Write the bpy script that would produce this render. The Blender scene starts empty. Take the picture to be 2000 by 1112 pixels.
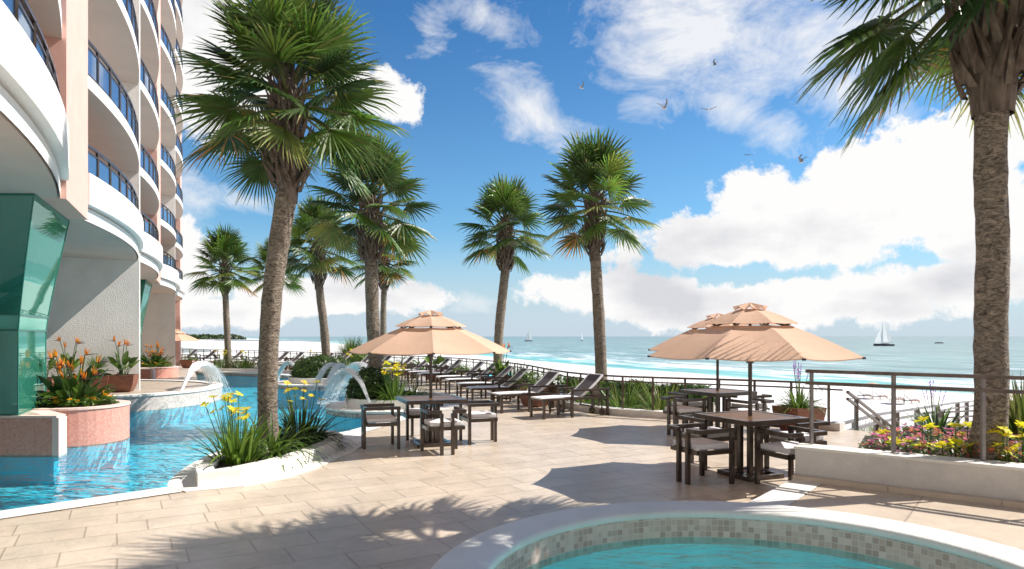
import bpy, math, random
from mathutils import Vector, Matrix, noise
from mathutils.geometry import tessellate_polygon
random.seed(7)
PI = math.pi; R = math.radians
S = bpy.context.scene
COL = S.collection
V = Vector
# ------------------------------------------------------------------ camera
cam_d = bpy.data.cameras.new('camera'); cam = bpy.data.objects.new('camera', cam_d); COL.objects.link(cam)
cam.location = (0, 0, 1.8); cam.rotation_euler = (R(90), 0, 0)
cam_d.sensor_width = 36; cam_d.lens = 24; cam_d.shift_y = 0.0505
cam_d.clip_start = 0.05; cam_d.clip_end = 90000
cam_d.dof.use_dof = True; cam_d.dof.focus_distance = 14.0; cam_d.dof.aperture_fstop = 1.6
S.camera = cam
HOR = 657.0; F = 1333.3
def at(x, y, z=0.0):                       # where the sight line through a photo point meets the level z
    D = (1.8 - z) * F / (y - HOR)
    return V(((x - 1000) / F * D, D, z))
# ------------------------------------------------------------------ materials
MATS = {}
def nn(nt, t, **kw):
    n = nt.nodes.new(t)
    for k, v in kw.items():
        if k.startswith('i_'):
            n.inputs[k[2:].replace('_', ' ')].default_value = v
        else: setattr(n, k, v)
    return n
def rgba(c): return (c[0], c[1], c[2], 1)
def mat(name, col, rough=0.6, metal=0.0, var=0.0, vscale=3.0, bump=0.0, bscale=40.0, spec=0.5, stretch=None, col2=None, coat=0.0, attr=False, trans=0.0, detail=6, dist=0.0):
    if name in MATS: return MATS[name]
    m = bpy.data.materials.new(name); m.use_nodes = True; nt = m.node_tree; L = nt.links
    b = nt.nodes['Principled BSDF']; out = nt.nodes['Material Output']
    b.inputs['Roughness'].default_value = rough; b.inputs['Metallic'].default_value = metal
    b.inputs['Specular IOR Level'].default_value = spec; b.inputs['Coat Weight'].default_value = coat
    b.inputs['Base Color'].default_value = rgba(col)
    tc = nn(nt, 'ShaderNodeTexCoord'); mp = nn(nt, 'ShaderNodeMapping'); L.new(tc.outputs['Object'], mp.inputs[0])
    if stretch: mp.inputs['Scale'].default_value = stretch
    csock = None
    if attr:
        a = nn(nt, 'ShaderNodeAttribute', attribute_name='tint'); csock = a.outputs['Color']
    if var > 0 or col2:
        nz = nn(nt, 'ShaderNodeTexNoise', i_Scale=vscale, i_Detail=detail, i_Roughness=0.6, i_Distortion=dist); L.new(mp.outputs[0], nz.inputs['Vector'])
        cr = nn(nt, 'ShaderNodeValToRGB'); L.new(nz.outputs['Fac'], cr.inputs[0])
        cr.color_ramp.elements[0].position = 0.32; cr.color_ramp.elements[1].position = 0.68
        if attr:
            cr.color_ramp.elements[0].color = (1 - var, 1 - var, 1 - var, 1); cr.color_ramp.elements[1].color = (1 + var, 1 + var, 1 + var, 1)
            mx = nn(nt, 'ShaderNodeMix', data_type='RGBA', blend_type='MULTIPLY'); mx.inputs[0].default_value = 1
            L.new(csock, mx.inputs[6]); L.new(cr.outputs[0], mx.inputs[7]); csock = mx.outputs[2]
        else:
            c2 = col2 or [min(1, c * (1 + var)) for c in col]
            c1 = col if col2 else [c * (1 - var) for c in col]
            cr.color_ramp.elements[0].color = rgba(c1); cr.color_ramp.elements[1].color = rgba(c2)
            csock = cr.outputs[0]
    if csock: L.new(csock, b.inputs['Base Color'])
    if bump > 0:
        n2 = nn(nt, 'ShaderNodeTexNoise', i_Scale=bscale, i_Detail=5.0, i_Distortion=dist); L.new(mp.outputs[0], n2.inputs['Vector'])
        bp = nn(nt, 'ShaderNodeBump', i_Strength=bump, i_Distance=0.02 if dist == 0 else 0.05); L.new(n2.outputs['Fac'], bp.inputs['Height'])
        L.new(bp.outputs[0], b.inputs['Normal'])
    if trans > 0:
        t = nn(nt, 'ShaderNodeBsdfTranslucent'); mxs = nn(nt, 'ShaderNodeMixShader'); mxs.inputs[0].default_value = trans
        g = nn(nt, 'ShaderNodeGamma', i_Gamma=0.8)
        if csock: L.new(csock, g.inputs[0])
        else: g.inputs[0].default_value = rgba(col)
        L.new(g.outputs[0], t.inputs['Color'])
        L.new(b.outputs[0], mxs.inputs[1]); L.new(t.outputs[0], mxs.inputs[2]); L.new(mxs.outputs[0], out.inputs[0])
    MATS[name] = m
    return m
M_met = mat('espresso_metal', (.045, .029, .021), .28, .0, .45, 5, .15, 30, .6, coat=.25)
M_railm = mat('rail_bronze', (.12, .085, .07), .35, .3, .35, 8, .1, 30)
M_railg = mat('rail_grey', (.22, .20, .20), .35, .4, .2, 8, .1, 30)
M_white = mat('white_stucco', (.80, .79, .77), .8, 0, .04, 2, .35, 60)
M_grey = mat('grey_stucco', (.82, .765, .72), .85, 0, .05, 2, .7, 38)
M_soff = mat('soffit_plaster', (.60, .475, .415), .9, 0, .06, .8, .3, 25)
M_cope = mat('coping_stone', (.76, .735, .68), .7, 0, .06, 2.5, .3, 70)
M_wallc = mat('planter_concrete', (.66, .63, .59), .85, 0, .10, 3, .7, 50)
M_plw = mat('planter_stone', (.76, .73, .68), .85, 0, .10, 3, .25, 80)
M_soil = mat('soil', (.03, .022, .015), .95, 0, .4, 9, .8, 20)
M_cush = mat('cushion_fabric', (.76, .75, .76), .9, 0, .05, 20, .2, 200)
M_sling = mat('sling_fabric', (.105, .088, .088), .8, 0, .12, 60, .25, 300)
M_pipe = mat('white_piping', (.82, .82, .82), .6, 0, .04, 9)
M_umb = mat('peach_canvas', (.70, .46, .325), .85, 0, .06, 2.2, .2, 160, trans=.22)
M_beige = mat('straw_canvas', (.62, .50, .36), .85, 0, .08, 4, trans=.15)
M_pot = mat('terracotta_wood', (.22, .085, .05), .55, 0, .4, 6, .3, 20, stretch=(1, 1, 7))
M_orange = mat('orange_slats', (.6, .2, .07), .6, 0, .1, 8)
M_leaf = mat('leaf_green', (.05, .1, .02), .42, 0, .25, 9, attr=True, trans=.3, spec=.5)
M_petal = mat('petal', (.8, .6, .05), .6, 0, .12, 20, attr=True, trans=.35)
M_trunk = mat('palm_bark', (.05, .036, .026), .9, 0, .5, 8, 1.0, 12, col2=(.44, .36, .28), stretch=(1, 1, 2.1), dist=2.2, detail=9)
M_boot = mat('palm_boot_fibre', (.06, .043, .033), .9, 0, .5, 9, 1.0, 20, col2=(.22, .17, .135), stretch=(2, 2, .7))
M_branch = mat('petiole_green', (.11, .12, .04), .5, 0, .3, 6)
M_sail = mat('sailcloth', (.92, .92, .92), .8, trans=.5)
M_hull = mat('hull_paint', (.09, .085, .11), .4)
M_hullw = mat('white_gelcoat', (.7, .7, .72), .3)
M_bird = mat('gull_feathers', (.35, .34, .34), .8, 0, .3, 3, attr=True)
M_board = mat('boardwalk_planks', (.50, .42, .36), .8, 0, .25, 2.5, .3, 20, stretch=(.6, 5, 1))
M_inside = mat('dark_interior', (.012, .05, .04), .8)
M_back = mat('room_window_wall', (.18, .19, .2), .5, 0, .2, 1.2)

def stone_tile(name, rot, w, h, c1, c2, mortar, msize, rough=.32, squash=.62, off=.5, bumpk=.85):
    m = bpy.data.materials.new(name); m.use_nodes = True; nt = m.node_tree; L = nt.links; b = nt.nodes['Principled BSDF']
    tc = nn(nt, 'ShaderNodeTexCoord'); mp = nn(nt, 'ShaderNodeMapping'); mp.inputs['Rotation'].default_value = (0, 0, -rot); L.new(tc.outputs['Object'], mp.inputs[0])
    dn = nn(nt, 'ShaderNodeTexNoise', i_Scale=1.3, i_Detail=3.0); L.new(mp.outputs[0], dn.inputs['Vector'])
    dv = nn(nt, 'ShaderNodeVectorMath', operation='MULTIPLY_ADD'); dv.inputs[1].default_value = (.02, .02, 0); L.new(dn.outputs['Color'], dv.inputs[0]); L.new(mp.outputs[0], dv.inputs[2])
    br = nn(nt, 'ShaderNodeTexBrick', offset=off, offset_frequency=2, squash=squash, squash_frequency=3)
    L.new(dv.outputs[0], br.inputs['Vector'])
    br.inputs['Color1'].default_value = rgba(c1); br.inputs['Color2'].default_value = rgba(c2); br.inputs['Mortar'].default_value = rgba(mortar)
    br.inputs['Scale'].default_value = 1; br.inputs['Mortar Size'].default_value = msize; br.inputs['Mortar Smooth'].default_value = .3
    br.inputs['Brick Width'].default_value = w; br.inputs['Row Height'].default_value = h; br.inputs['Bias'].default_value = 0
    nz = nn(nt, 'ShaderNodeTexNoise', i_Scale=1.7, i_Detail=8.0, i_Roughness=.65); L.new(tc.outputs['Object'], nz.inputs['Vector'])
    mr = nn(nt, 'ShaderNodeMapRange'); mr.inputs['To Min'].default_value = .80; mr.inputs['To Max'].default_value = 1.14; mr.inputs['From Min'].default_value = .3; mr.inputs['From Max'].default_value = .7
    L.new(nz.outputs['Fac'], mr.inputs[0])
    mx = nn(nt, 'ShaderNodeVectorMath', operation='SCALE'); L.new(br.outputs['Color'], mx.inputs[0]); L.new(mr.outputs[0], mx.inputs['Scale'])
    L.new(mx.outputs[0], b.inputs['Base Color'])
    # slate-like cleft relief plus the joints
    n2 = nn(nt, 'ShaderNodeTexNoise', i_Scale=4.5, i_Detail=9.0, i_Roughness=.55, i_Distortion=1.4); L.new(tc.outputs['Object'], n2.inputs['Vector'])
    sub = nn(nt, 'ShaderNodeMath', operation='MULTIPLY_ADD'); sub.inputs[1].default_value = -1.1; L.new(br.outputs['Fac'], sub.inputs[0]); L.new(n2.outputs['Fac'], sub.inputs[2])
    bp = nn(nt, 'ShaderNodeBump', i_Strength=bumpk, i_Distance=.012); L.new(sub.outputs[0], bp.inputs['Height']); L.new(bp.outputs[0], b.inputs['Normal'])
    r2 = nn(nt, 'ShaderNodeMapRange'); r2.inputs['To Min'].default_value = rough - .1; r2.inputs['To Max'].default_value = rough + .14; L.new(n2.outputs['Fac'], r2.inputs[0]); L.new(r2.outputs[0], b.inputs['Roughness'])
    b.inputs['Specular IOR Level'].default_value = .5
    return m
M_pave = stone_tile('deck_pavers', R(30), .82, .40, (.61, .505, .395), (.57, .465, .36), (.43, .345, .26), .008)
M_pave2 = stone_tile('spa_deck_tiles', R(-38), .95, .80, (.61, .505, .395), (.58, .475, .37), (.46, .36, .29), .009, squash=1, off=0)
M_pave3 = stone_tile('terrace_tiles', R(20), .5, .3, (.56, .46, .36), (.50, .40, .31), (.36, .29, .23), .01, squash=1)
def mosaic(name, c1, c2, mort):
    m = bpy.data.materials.new(name); m.use_nodes = True; nt = m.node_tree; L = nt.links; b = nt.nodes['Principled BSDF']
    uv = nn(nt, 'ShaderNodeUVMap', uv_map='UVMap'); mp = nn(nt, 'ShaderNodeVectorMath', operation='SCALE'); mp.inputs['Scale'].default_value = 1; L.new(uv.outputs[0], mp.inputs[0])
    sc = nn(nt, 'ShaderNodeVectorMath', operation='SCALE'); sc.inputs['Scale'].default_value = 1 / .052; L.new(mp.outputs[0], sc.inputs[0])
    fl = nn(nt, 'ShaderNodeVectorMath', operation='FLOOR'); L.new(sc.outputs[0], fl.inputs[0])
    wn = nn(nt, 'ShaderNodeTexWhiteNoise'); L.new(fl.outputs[0], wn.inputs['Vector'])
    cr = nn(nt, 'ShaderNodeValToRGB'); L.new(wn.outputs['Value'], cr.inputs[0]); cr.color_ramp.elements[0].color = rgba(c1); cr.color_ramp.elements[1].color = rgba(c2)
    fr = nn(nt, 'ShaderNodeVectorMath', operation='FRACTION'); L.new(sc.outputs[0], fr.inputs[0])
    sp = nn(nt, 'ShaderNodeSeparateXYZ'); L.new(fr.outputs[0], sp.inputs[0])
    mn = nn(nt, 'ShaderNodeMath', operation='MINIMUM'); L.new(sp.outputs[0], mn.inputs[0]); L.new(sp.outputs[1], mn.inputs[1])
    lt = nn(nt, 'ShaderNodeMath', operation='LESS_THAN'); lt.inputs[1].default_value = .09; L.new(mn.outputs[0], lt.inputs[0])
    mx = nn(nt, 'ShaderNodeMix', data_type='RGBA'); L.new(lt.outputs[0], mx.inputs[0]); L.new(cr.outputs[0], mx.inputs[6]); mx.inputs[7].default_value = rgba(mort)
    L.new(mx.outputs[2], b.inputs['Base Color']); b.inputs['Roughness'].default_value = .35
    return m
M_mos = mosaic('pool_mosaic', (.24, .16, .13), (.50, .37, .31), (.46, .38, .34))
M_mosl = mosaic('terrace_mosaic', (.46, .40, .36), (.66, .60, .56), (.6, .56, .52))

M_spm = mosaic('spa_mosaic', (.46, .28, .22), (.76, .55, .46), (.70, .55, .47))
def coral():
    m = bpy.data.materials.new('coral_tile'); m.use_nodes = True; nt = m.node_tree; L = nt.links; b = nt.nodes['Principled BSDF']
    uv = nn(nt, 'ShaderNodeTexCoord')
    nz = nn(nt, 'ShaderNodeTexNoise', i_Scale=26.0, i_Detail=6.0, i_Distortion=1.2); L.new(uv.outputs['Object'], nz.inputs['Vector'])
    cr = nn(nt, 'ShaderNodeValToRGB'); L.new(nz.outputs['Fac'], cr.inputs[0])
    cr.color_ramp.elements[0].position = .36; cr.color_ramp.elements[1].position = .64
    cr.color_ramp.elements[0].color = (.62, .25, .19, 1); cr.color_ramp.elements[1].color = (.74, .38, .30, 1)
    L.new(cr.outputs[0], b.inputs['Base Color']); b.inputs['Roughness'].default_value = .55
    bp = nn(nt, 'ShaderNodeBump', i_Strength=.3, i_Distance=.01); L.new(nz.outputs['Fac'], bp.inputs['Height']); L.new(bp.outputs[0], b.inputs['Normal'])
    return m
M_coral = coral()
M_coralw = mat('coral_trim', (.80, .56, .49), .6, 0, .05, 4, .2, 60)
M_pink = mat('pink_render', (.74, .44, .37), .8, 0, .05, 3, .25, 60)

def glass(name, col, refl=.35, rough=.03, alpha=.0, tintt=(1, 1, 1)):
    m = bpy.data.materials.new(name); m.use_nodes = True; nt = m.node_tree; L = nt.links
    nt.nodes.remove(nt.nodes['Principled BSDF']); out = nt.nodes['Material Output']
    d = nn(nt, 'ShaderNodeBsdfDiffuse'); d.inputs[0].default_value = rgba(col)
    t = nn(nt, 'ShaderNodeBsdfTransparent'); t.inputs[0].default_value = rgba(tintt)
    g = nn(nt, 'ShaderNodeBsdfGlossy', i_Roughness=rough); g.inputs[0].default_value = rgba([.5 + .5 * c for c in tintt])
    m1 = nn(nt, 'ShaderNodeMixShader'); m1.inputs[0].default_value = alpha; L.new(d.outputs[0], m1.inputs[1]); L.new(t.outputs[0], m1.inputs[2])
    lw = nn(nt, 'ShaderNodeLayerWeight', i_Blend=.25); mr = nn(nt, 'ShaderNodeMapRange'); mr.inputs['To Min'].default_value = refl; mr.inputs['To Max'].default_value = min(1, refl + .5)
    L.new(lw.outputs['Fresnel'], mr.inputs[0]); m2 = nn(nt, 'ShaderNodeMixShader'); L.new(mr.outputs[0], m2.inputs[0]); L.new(m1.outputs[0], m2.inputs[1]); L.new(g.outputs[0], m2.inputs[2])
    L.new(m2.outputs[0], out.inputs[0]); return m
M_ggl = glass('green_glass', (.03, .20, .14), .24, .02, .2, (.35, .85, .68))
M_ggl2 = glass('green_spandrel', (.16, .42, .33), .15, .08, .0, (.5, .9, .8))
M_bgl = glass('balcony_glass', (.05, .12, .24), .38, .03, .35, (.55, .72, .95))

def water_mat(name, tint, bscale, bstr, stretch=(1, 1, 1), foamattr=False):
    m = bpy.data.materials.new(name); m.use_nodes = True; nt = m.node_tree; L = nt.links
    nt.nodes.remove(nt.nodes['Principled BSDF']); out = nt.nodes['Material Output']
    tc = nn(nt, 'ShaderNodeTexCoord'); mp = nn(nt, 'ShaderNodeMapping'); mp.inputs['Scale'].default_value = stretch; mp.inputs['Rotation'].default_value = (0, 0, R(8)); L.new(tc.outputs['Object'], mp.inputs[0])
    n1 = nn(nt, 'ShaderNodeTexNoise', i_Scale=bscale, i_Detail=3.0, i_Roughness=.5, i_Distortion=.8); L.new(mp.outputs[0], n1.inputs['Vector'])
    n2 = nn(nt, 'ShaderNodeTexNoise', i_Scale=bscale * 3.6, i_Detail=2.0, i_Distortion=.5); L.new(mp.outputs[0], n2.inputs['Vector'])
    ad = nn(nt, 'ShaderNodeMath', operation='MULTIPLY_ADD'); ad.inputs[1].default_value = .3; L.new(n2.outputs['Fac'], ad.inputs[0]); L.new(n1.outputs['Fac'], ad.inputs[2])
    bp = nn(nt, 'ShaderNodeBump', i_Strength=1.0, i_Distance=bstr); L.new(ad.outputs[0], bp.inputs['Height'])
    t = nn(nt, 'ShaderNodeBsdfTransparent'); t.inputs[0].default_value = rgba(tint)
    g = nn(nt, 'ShaderNodeBsdfGlossy', i_Roughness=.04); L.new(bp.outputs[0], g.inputs['Normal'])
    fr = nn(nt, 'ShaderNodeFresnel', i_IOR=1.36); L.new(bp.outputs[0], fr.inputs['Normal'])
    ms = nn(nt, 'ShaderNodeMixShader'); L.new(fr.outputs[0], ms.inputs[0]); L.new(t.outputs[0], ms.inputs[1]); L.new(g.outputs[0], ms.inputs[2]); L.new(ms.outputs[0], out.inputs[0])
    return m
M_water = water_mat('pool_water', (.60, .93, .98), 2.3, .12, (.42, 1.7, 1))
M_spaw = water_mat('spa_water', (.72, .95, .97), 2.6, .07, (.6, 1.3, 1))
M_basin = mat('basin_plaster', (.07, .62, .80), .8, 0, .18, .8, detail=4, col2=(.22, .84, .92))  # cyan plaster; paler patches paint in the wobble of light on the floor
M_basinspa = mat('spa_basin_plaster', (.50, .88, .90), .8, 0, .12, 2)
def jetmat():
    m = bpy.data.materials.new('falling_water'); m.use_nodes = True; nt = m.node_tree; L = nt.links
    b = nt.nodes['Principled BSDF']; b.inputs['Base Color'].default_value = (.95, .96, .96, 1); b.inputs['Roughness'].default_value = .6
    out = nt.nodes['Material Output']; t = nn(nt, 'ShaderNodeBsdfTransparent'); ms = nn(nt, 'ShaderNodeMixShader'); ms.inputs[0].default_value = .15
    L.new(b.outputs[0], ms.inputs[1]); L.new(t.outputs[0], ms.inputs[2]); L.new(ms.outputs[0], out.inputs[0]); return m
M_jet = jetmat()
def woodmat():
    m = bpy.data.materials.new('teak_top'); m.use_nodes = True; nt = m.node_tree; L = nt.links; b = nt.nodes['Principled BSDF']
    tc = nn(nt, 'ShaderNodeTexCoord'); mp = nn(nt, 'ShaderNodeMapping'); mp.inputs['Scale'].default_value = (1.2, 16, 1); L.new(tc.outputs['Object'], mp.inputs[0])
    nz = nn(nt, 'ShaderNodeTexNoise', i_Scale=2.0, i_Detail=8.0); L.new(mp.outputs[0], nz.inputs['Vector']); cr = nn(nt, 'ShaderNodeValToRGB'); L.new(nz.outputs['Fac'], cr.inputs[0])
    cr.color_ramp.elements[0].position = .3; cr.color_ramp.elements[1].position = .7
    cr.color_ramp.elements[0].color = (.38, .22, .09, 1); cr.color_ramp.elements[1].color = (.74, .52, .27, 1); L.new(cr.outputs[0], b.inputs['Base Color']); b.inputs['Roughness'].default_value = .35
    return m
M_teak = woodmat()

# ------------------------------------------------------------------ mesh helpers
class MB:
    def __init__(s): s.v = []; s.f = []; s.mi = []; s.c = []; s.uv = {}
    def add(s, vs, fs, mi=0, col=(1, 1, 1)):
        n = len(s.v); s.v += [tuple(p) for p in vs]
        for f in fs: s.f.append([n + i for i in f]); s.mi.append(mi); s.c.append(col)
    def box(s, c, d, rz=0, mi=0, M=None):
        x, y, z = [a / 2 for a in d]; m = M or Matrix.Rotation(rz, 3, 'Z'); c = V(c)
        vs = [c + m @ V((i * x, j * y, k * z)) for k in (-1, 1) for j in (-1, 1) for i in (-1, 1)]
        s.add(vs, [(0, 2, 3, 1), (4, 5, 7, 6), (0, 1, 5, 4), (2, 6, 7, 3), (0, 4, 6, 2), (1, 3, 7, 5)], mi)
    def bar(s, p0, p1, w, h, mi=0, ext=0.0):     # rectangular bar, h is measured upwards
        p0 = V(p0); p1 = V(p1); d = (p1 - p0); L = d.length
        if L < 1e-6: return
        d /= L; p0 = p0 - d * ext; p1 = p1 + d * ext
        up = V((0, 0, 1)) if abs(d.z) < .98 else V((1, 0, 0))
        sd = d.cross(up).normalized(); up = sd.cross(d).normalized()
        vs = [p + sd * a * w / 2 + up * b * h / 2 for p in (p0, p1) for a, b in ((-1, -1), (1, -1), (1, 1), (-1, 1))]
        s.add(vs, [(0, 1, 2, 3), (7, 6, 5, 4), (0, 4, 5, 1), (1, 5, 6, 2), (2, 6, 7, 3), (3, 7, 4, 0)], mi)
    def tube(s, pts, rad, n=10, mi=0, cap=True, jit=0, col=(1, 1, 1)):
        pts = [V(p) for p in pts]; N = len(pts)
        if not hasattr(rad, '__len__'): rad = [rad] * N
        b = len(s.v); ref = V((0, 0, 1)) if abs((pts[-1] - pts[0]).normalized().z) < .8 else V((1, 0, 0))
        for i, p in enumerate(pts):
            t = (pts[min(i + 1, N - 1)] - pts[max(i - 1, 0)]).normalized(); a = t.cross(ref).normalized(); c = a.cross(t)
            for k in range(n):
                an = 2 * PI * k / n; r = rad[i] * (1 + (random.uniform(-jit, jit) if jit else 0)); s.v.append(tuple(p + (a * math.cos(an) + c * math.sin(an)) * r))
        for i in range(N - 1):
            for k in range(n):
                k2 = (k + 1) % n; s.f.append([b + i * n + k, b + i * n + k2, b + (i + 1) * n + k2, b + (i + 1) * n + k]); s.mi.append(mi); s.c.append(col)
        if cap:
            s.f.append([b + k for k in range(n)][::-1]); s.mi.append(mi); s.c.append(col)
            s.f.append([b + (N - 1) * n + k for k in range(n)]); s.mi.append(mi); s.c.append(col)
    def lathe(s, prof, n=24, c=(0, 0, 0), mi=0):
        b = len(s.v); c = V(c)
        for r, z in prof:
            for k in range(n): an = 2 * PI * k / n; s.v.append((c.x + r * math.cos(an), c.y + r * math.sin(an), c.z + z))
        for i in range(len(prof) - 1):
            for k in range(n):
                k2 = (k + 1) % n; s.f.append([b + i * n + k, b + i * n + k2, b + (i + 1) * n + k2, b + (i + 1) * n + k]); s.mi.append(mi); s.c.append((1, 1, 1))
    def prism(s, poly, z0, z1, mi=0, holes=(), top=True, bottom=True, side_mi=None, uvside=False):
        loops = [[V((p[0], p[1], 0)) for p in poly]] + [[V((p[0], p[1], 0)) for p in h] for h in holes]
        tris = tessellate_polygon(loops); flat = [p for l in loops for p in l]; b = len(s.v); n = len(flat)
        z1f = z1 if callable(z1) else (lambda x, y: z1)
        s.v += [(p.x, p.y, z0) for p in flat] + [(p.x, p.y, z1f(p.x, p.y)) for p in flat]
        for t in tris:
            a, c, d = flat[t[0]], flat[t[1]], flat[t[2]]
            ccw = ((c - a).cross(d - a)).z > 0; t2 = list(t) if ccw else list(t)[::-1]
            if top: s.f.append([b + n + i for i in t2]); s.mi.append(mi); s.c.append((1, 1, 1))
            if bottom: s.f.append([b + i for i in t2[::-1]]); s.mi.append(mi); s.c.append((1, 1, 1))
        o = 0
        for li, l in enumerate(loops):
            m = len(l); area = sum(l[i].x * l[(i + 1) % m].y - l[(i + 1) % m].x * l[i].y for i in range(m)); fl = (area > 0) == (li == 0); u = 0
            for i in range(m):
                j = (i + 1) % m; q = [b + o + i, b + o + j, b + n + o + j, b + n + o + i]; d = (l[j] - l[i]).length
                uvs = [(u, z0), (u + d, z0), (u + d, z1f(l[j].x, l[j].y)), (u, z1f(l[i].x, l[i].y))]; u += d
                if not fl: q = q[::-1]; uvs = uvs[::-1]
                s.uv[len(s.f)] = uvs
                s.f.append(q); s.mi.append(mi if side_mi is None else side_mi); s.c.append((1, 1, 1))
            o += m
    def build(s, name, mats, parent=None, world=True, smooth=False, origin=None, bevel=0):
        me = bpy.data.meshes.new(name); off = V(origin) if origin is not None else (parent.location if (parent and world) else V((0, 0, 0)))
        me.from_pydata([(a - off.x, b - off.y, c - off.z) for a, b, c in s.v], [], s.f)
        if not isinstance(mats, (list, tuple)): mats = [mats]
        for m in mats: me.materials.append(m)
        me.polygons.foreach_set('material_index', s.mi)
        if any(c != (1, 1, 1) for c in s.c):
            ca = me.color_attributes.new('tint', 'FLOAT_COLOR', 'CORNER'); arr = []
            for p, c in zip(me.polygons, s.c): arr += [c[0], c[1], c[2], 1] * p.loop_total
            ca.data.foreach_set('color', arr)
        if s.uv:
            ul = me.uv_layers.new(name='UVMap')
            for fi, uvs in s.uv.items():
                p = me.polygons[fi]
                for k, li in enumerate(p.loop_indices): ul.data[li].uv = uvs[k]
        if smooth: me.polygons.foreach_set('use_smooth', [True] * len(me.polygons))
        me.validate(); me.update()
        o = bpy.data.objects.new(name, me); COL.objects.link(o)
        if origin is not None and not parent: o.location = off
        if parent: o.parent = parent
        if bevel:
            bv = o.modifiers.new('edge', 'BEVEL'); bv.width = bevel; bv.segments = 2; bv.limit_method = 'ANGLE'
        return o
def tag(o, label, cat, group=None, kind=None):
    if label: o['label'] = label
    if cat: o['category'] = cat
    if group: o['group'] = group
    if kind: o['kind'] = kind
    return o
def thing(name, label, cat, loc=(0, 0, 0), rz=0, group=None, scale=1):
    o = bpy.data.objects.new(name, None); COL.objects.link(o); o.empty_display_size = .1
    o.location = loc; o.rotation_euler = (0, 0, rz); o.scale = (scale,) * 3
    return tag(o, label, cat, group)
def dup(root, loc, rz=0, label=None, scale=None, group=None):
    r = root.copy(); COL.objects.link(r); r.location = loc; r.rotation_euler = (0, 0, rz)
    if scale is not None: r.scale = (scale,) * 3
    if label: r['label'] = label
    if group: r['group'] = group
    for ch in list(root.children):
        c = ch.copy(); COL.objects.link(c); c.parent = r
        for g in ch.children: d = g.copy(); COL.objects.link(d); d.parent = c
    return r
def catmull(P, n=6):
    out = []
    for i in range(len(P) - 1):
        a = V(P[max(i - 1, 0)]); b = V(P[i]); c = V(P[i + 1]); d = V(P[min(i + 2, len(P) - 1)])
        for k in range(n):
            t = k / n; out.append(.5 * ((2 * b) + (c - a) * t + (2 * a - 5 * b + 4 * c - d) * t * t + (3 * b - a - 3 * c + d) * t ** 3))
    out.append(V(P[-1])); return [tuple(p) for p in out]
def offset(P, d, closed=False):                # positive d moves to the left of the travel direction
    out = []; N = len(P)
    for i in range(N):
        a = V(P[i - 1][:2]) if (closed or i > 0) else V(P[0][:2]); b = V(P[(i + 1) % N][:2]) if (closed or i < N - 1) else V(P[-1][:2])
        t = (b - a).normalized(); out.append((P[i][0] - t.y * d, P[i][1] + t.x * d))
    return out
def circle(c, r, n=48, a0=0, a1=2 * PI, end=False):
    m = n if not end else n + 1
    return [(c[0] + r * math.cos(a0 + (a1 - a0) * k / n), c[1] + r * math.sin(a0 + (a1 - a0) * k / n)) for k in range(m)]

# ------------------------------------------------------------------ deck, pool, spa
WZ = -0.14
c1 = (-3.0, 18.0); c2 = (-7.0, 27.0)
E = [(-12, .4), (-9.2, 3.1), (-5.23, 6.98), (-4.07, 8.10)]
E += catmull([(-4.07, 8.1), (-4.22, 8.45), (-4.36, 8.95), (-4.50, 9.72), (-4.56, 10.6), (-4.42, 11.4), (-4.0, 12.0), (-3.5, 12.35), (-3.15, 12.75), (-2.95, 13.4), (-2.78, 14.1), (-2.6, 14.9), (-2.38, 15.6), (-2.25, 16.31)], 4)[1:]
E += circle(c1, 1.85, 22, R(-66), R(-280), True)[1:]
E += catmull([E[-1], (-3.1, 21.5), (-3.8, 23.3), (-5.0, 25.1), (-5.05, 25.8)], 4)[1:-1]
E += circle(c2, 2.3, 22, R(-34), R(-230), True)
E += catmull([E[-1], (-9.9, 30.8), (-10.9, 32), (-12.2, 32.9), (-14.7, 34.3), (-17.5, 35.8), (-24, 38)], 4)[1:]
FN = [(6.29, 13.0), (5.5, 13.75), (4.5, 14.4), (3.47, 14.95), (2.28, 15.75), (1.5, 17.1), (1.0, 19), (.17, 22.7), (-1.5, 26.9), (-3.13, 29.7), (-6, 33.2), (-10.1, 37.6), (-12.1, 39.6), (-18.3, 45), (-23.5, 48)]
FN = catmull(FN, 5)
outer = offset(FN, -.22)
SPC = (1.64, 4.27); SPR = 2.22; SZ = .20
deck_poly = E + [(-25, 39), (-25, 49)] + outer[::-1] + [(7.4, 12.3), (8.2, 11), (9, 8), (9, -5), (-12, -5)]
spa_hole = circle(SPC, SPR - .25, 48)
mb = MB(); mb.prism(deck_poly, WZ - .02, 0, 0, holes=[spa_hole], bottom=False, side_mi=1)
mb.prism(deck_poly, -2.6, WZ - .021, 0, holes=[spa_hole], bottom=False, top=False, side_mi=2)
o = mb.build('deck', [M_pave, M_mos, M_basin]); tag(o, None, None, kind='structure')
mb = MB()
outc = offset(E, -.36)
for i in range(len(E) - 1):
    a, b, c, d = E[i], E[i + 1], outc[i + 1], outc[i]
    ai, bi = offset(E, .02)[i], offset(E, .02)[i + 1]
    mb.add([(ai[0], ai[1], .012), (bi[0], bi[1], .012), (c[0], c[1], .012), (d[0], d[1], .012)], [(0, 3, 2, 1)])
    mb.add([(ai[0], ai[1], .012), (bi[0], bi[1], .012), (bi[0], bi[1], -.035), (ai[0], ai[1], -.035)], [(0, 1, 2, 3)])
o = mb.build('pool_coping', M_cope); tag(o, None, None, kind='structure')
mb = MB(); mb.add([(-30, -3, WZ), (0, -3, WZ), (0, 45, WZ), (-30, 45, WZ)], [(0, 1, 2, 3)])
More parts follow.
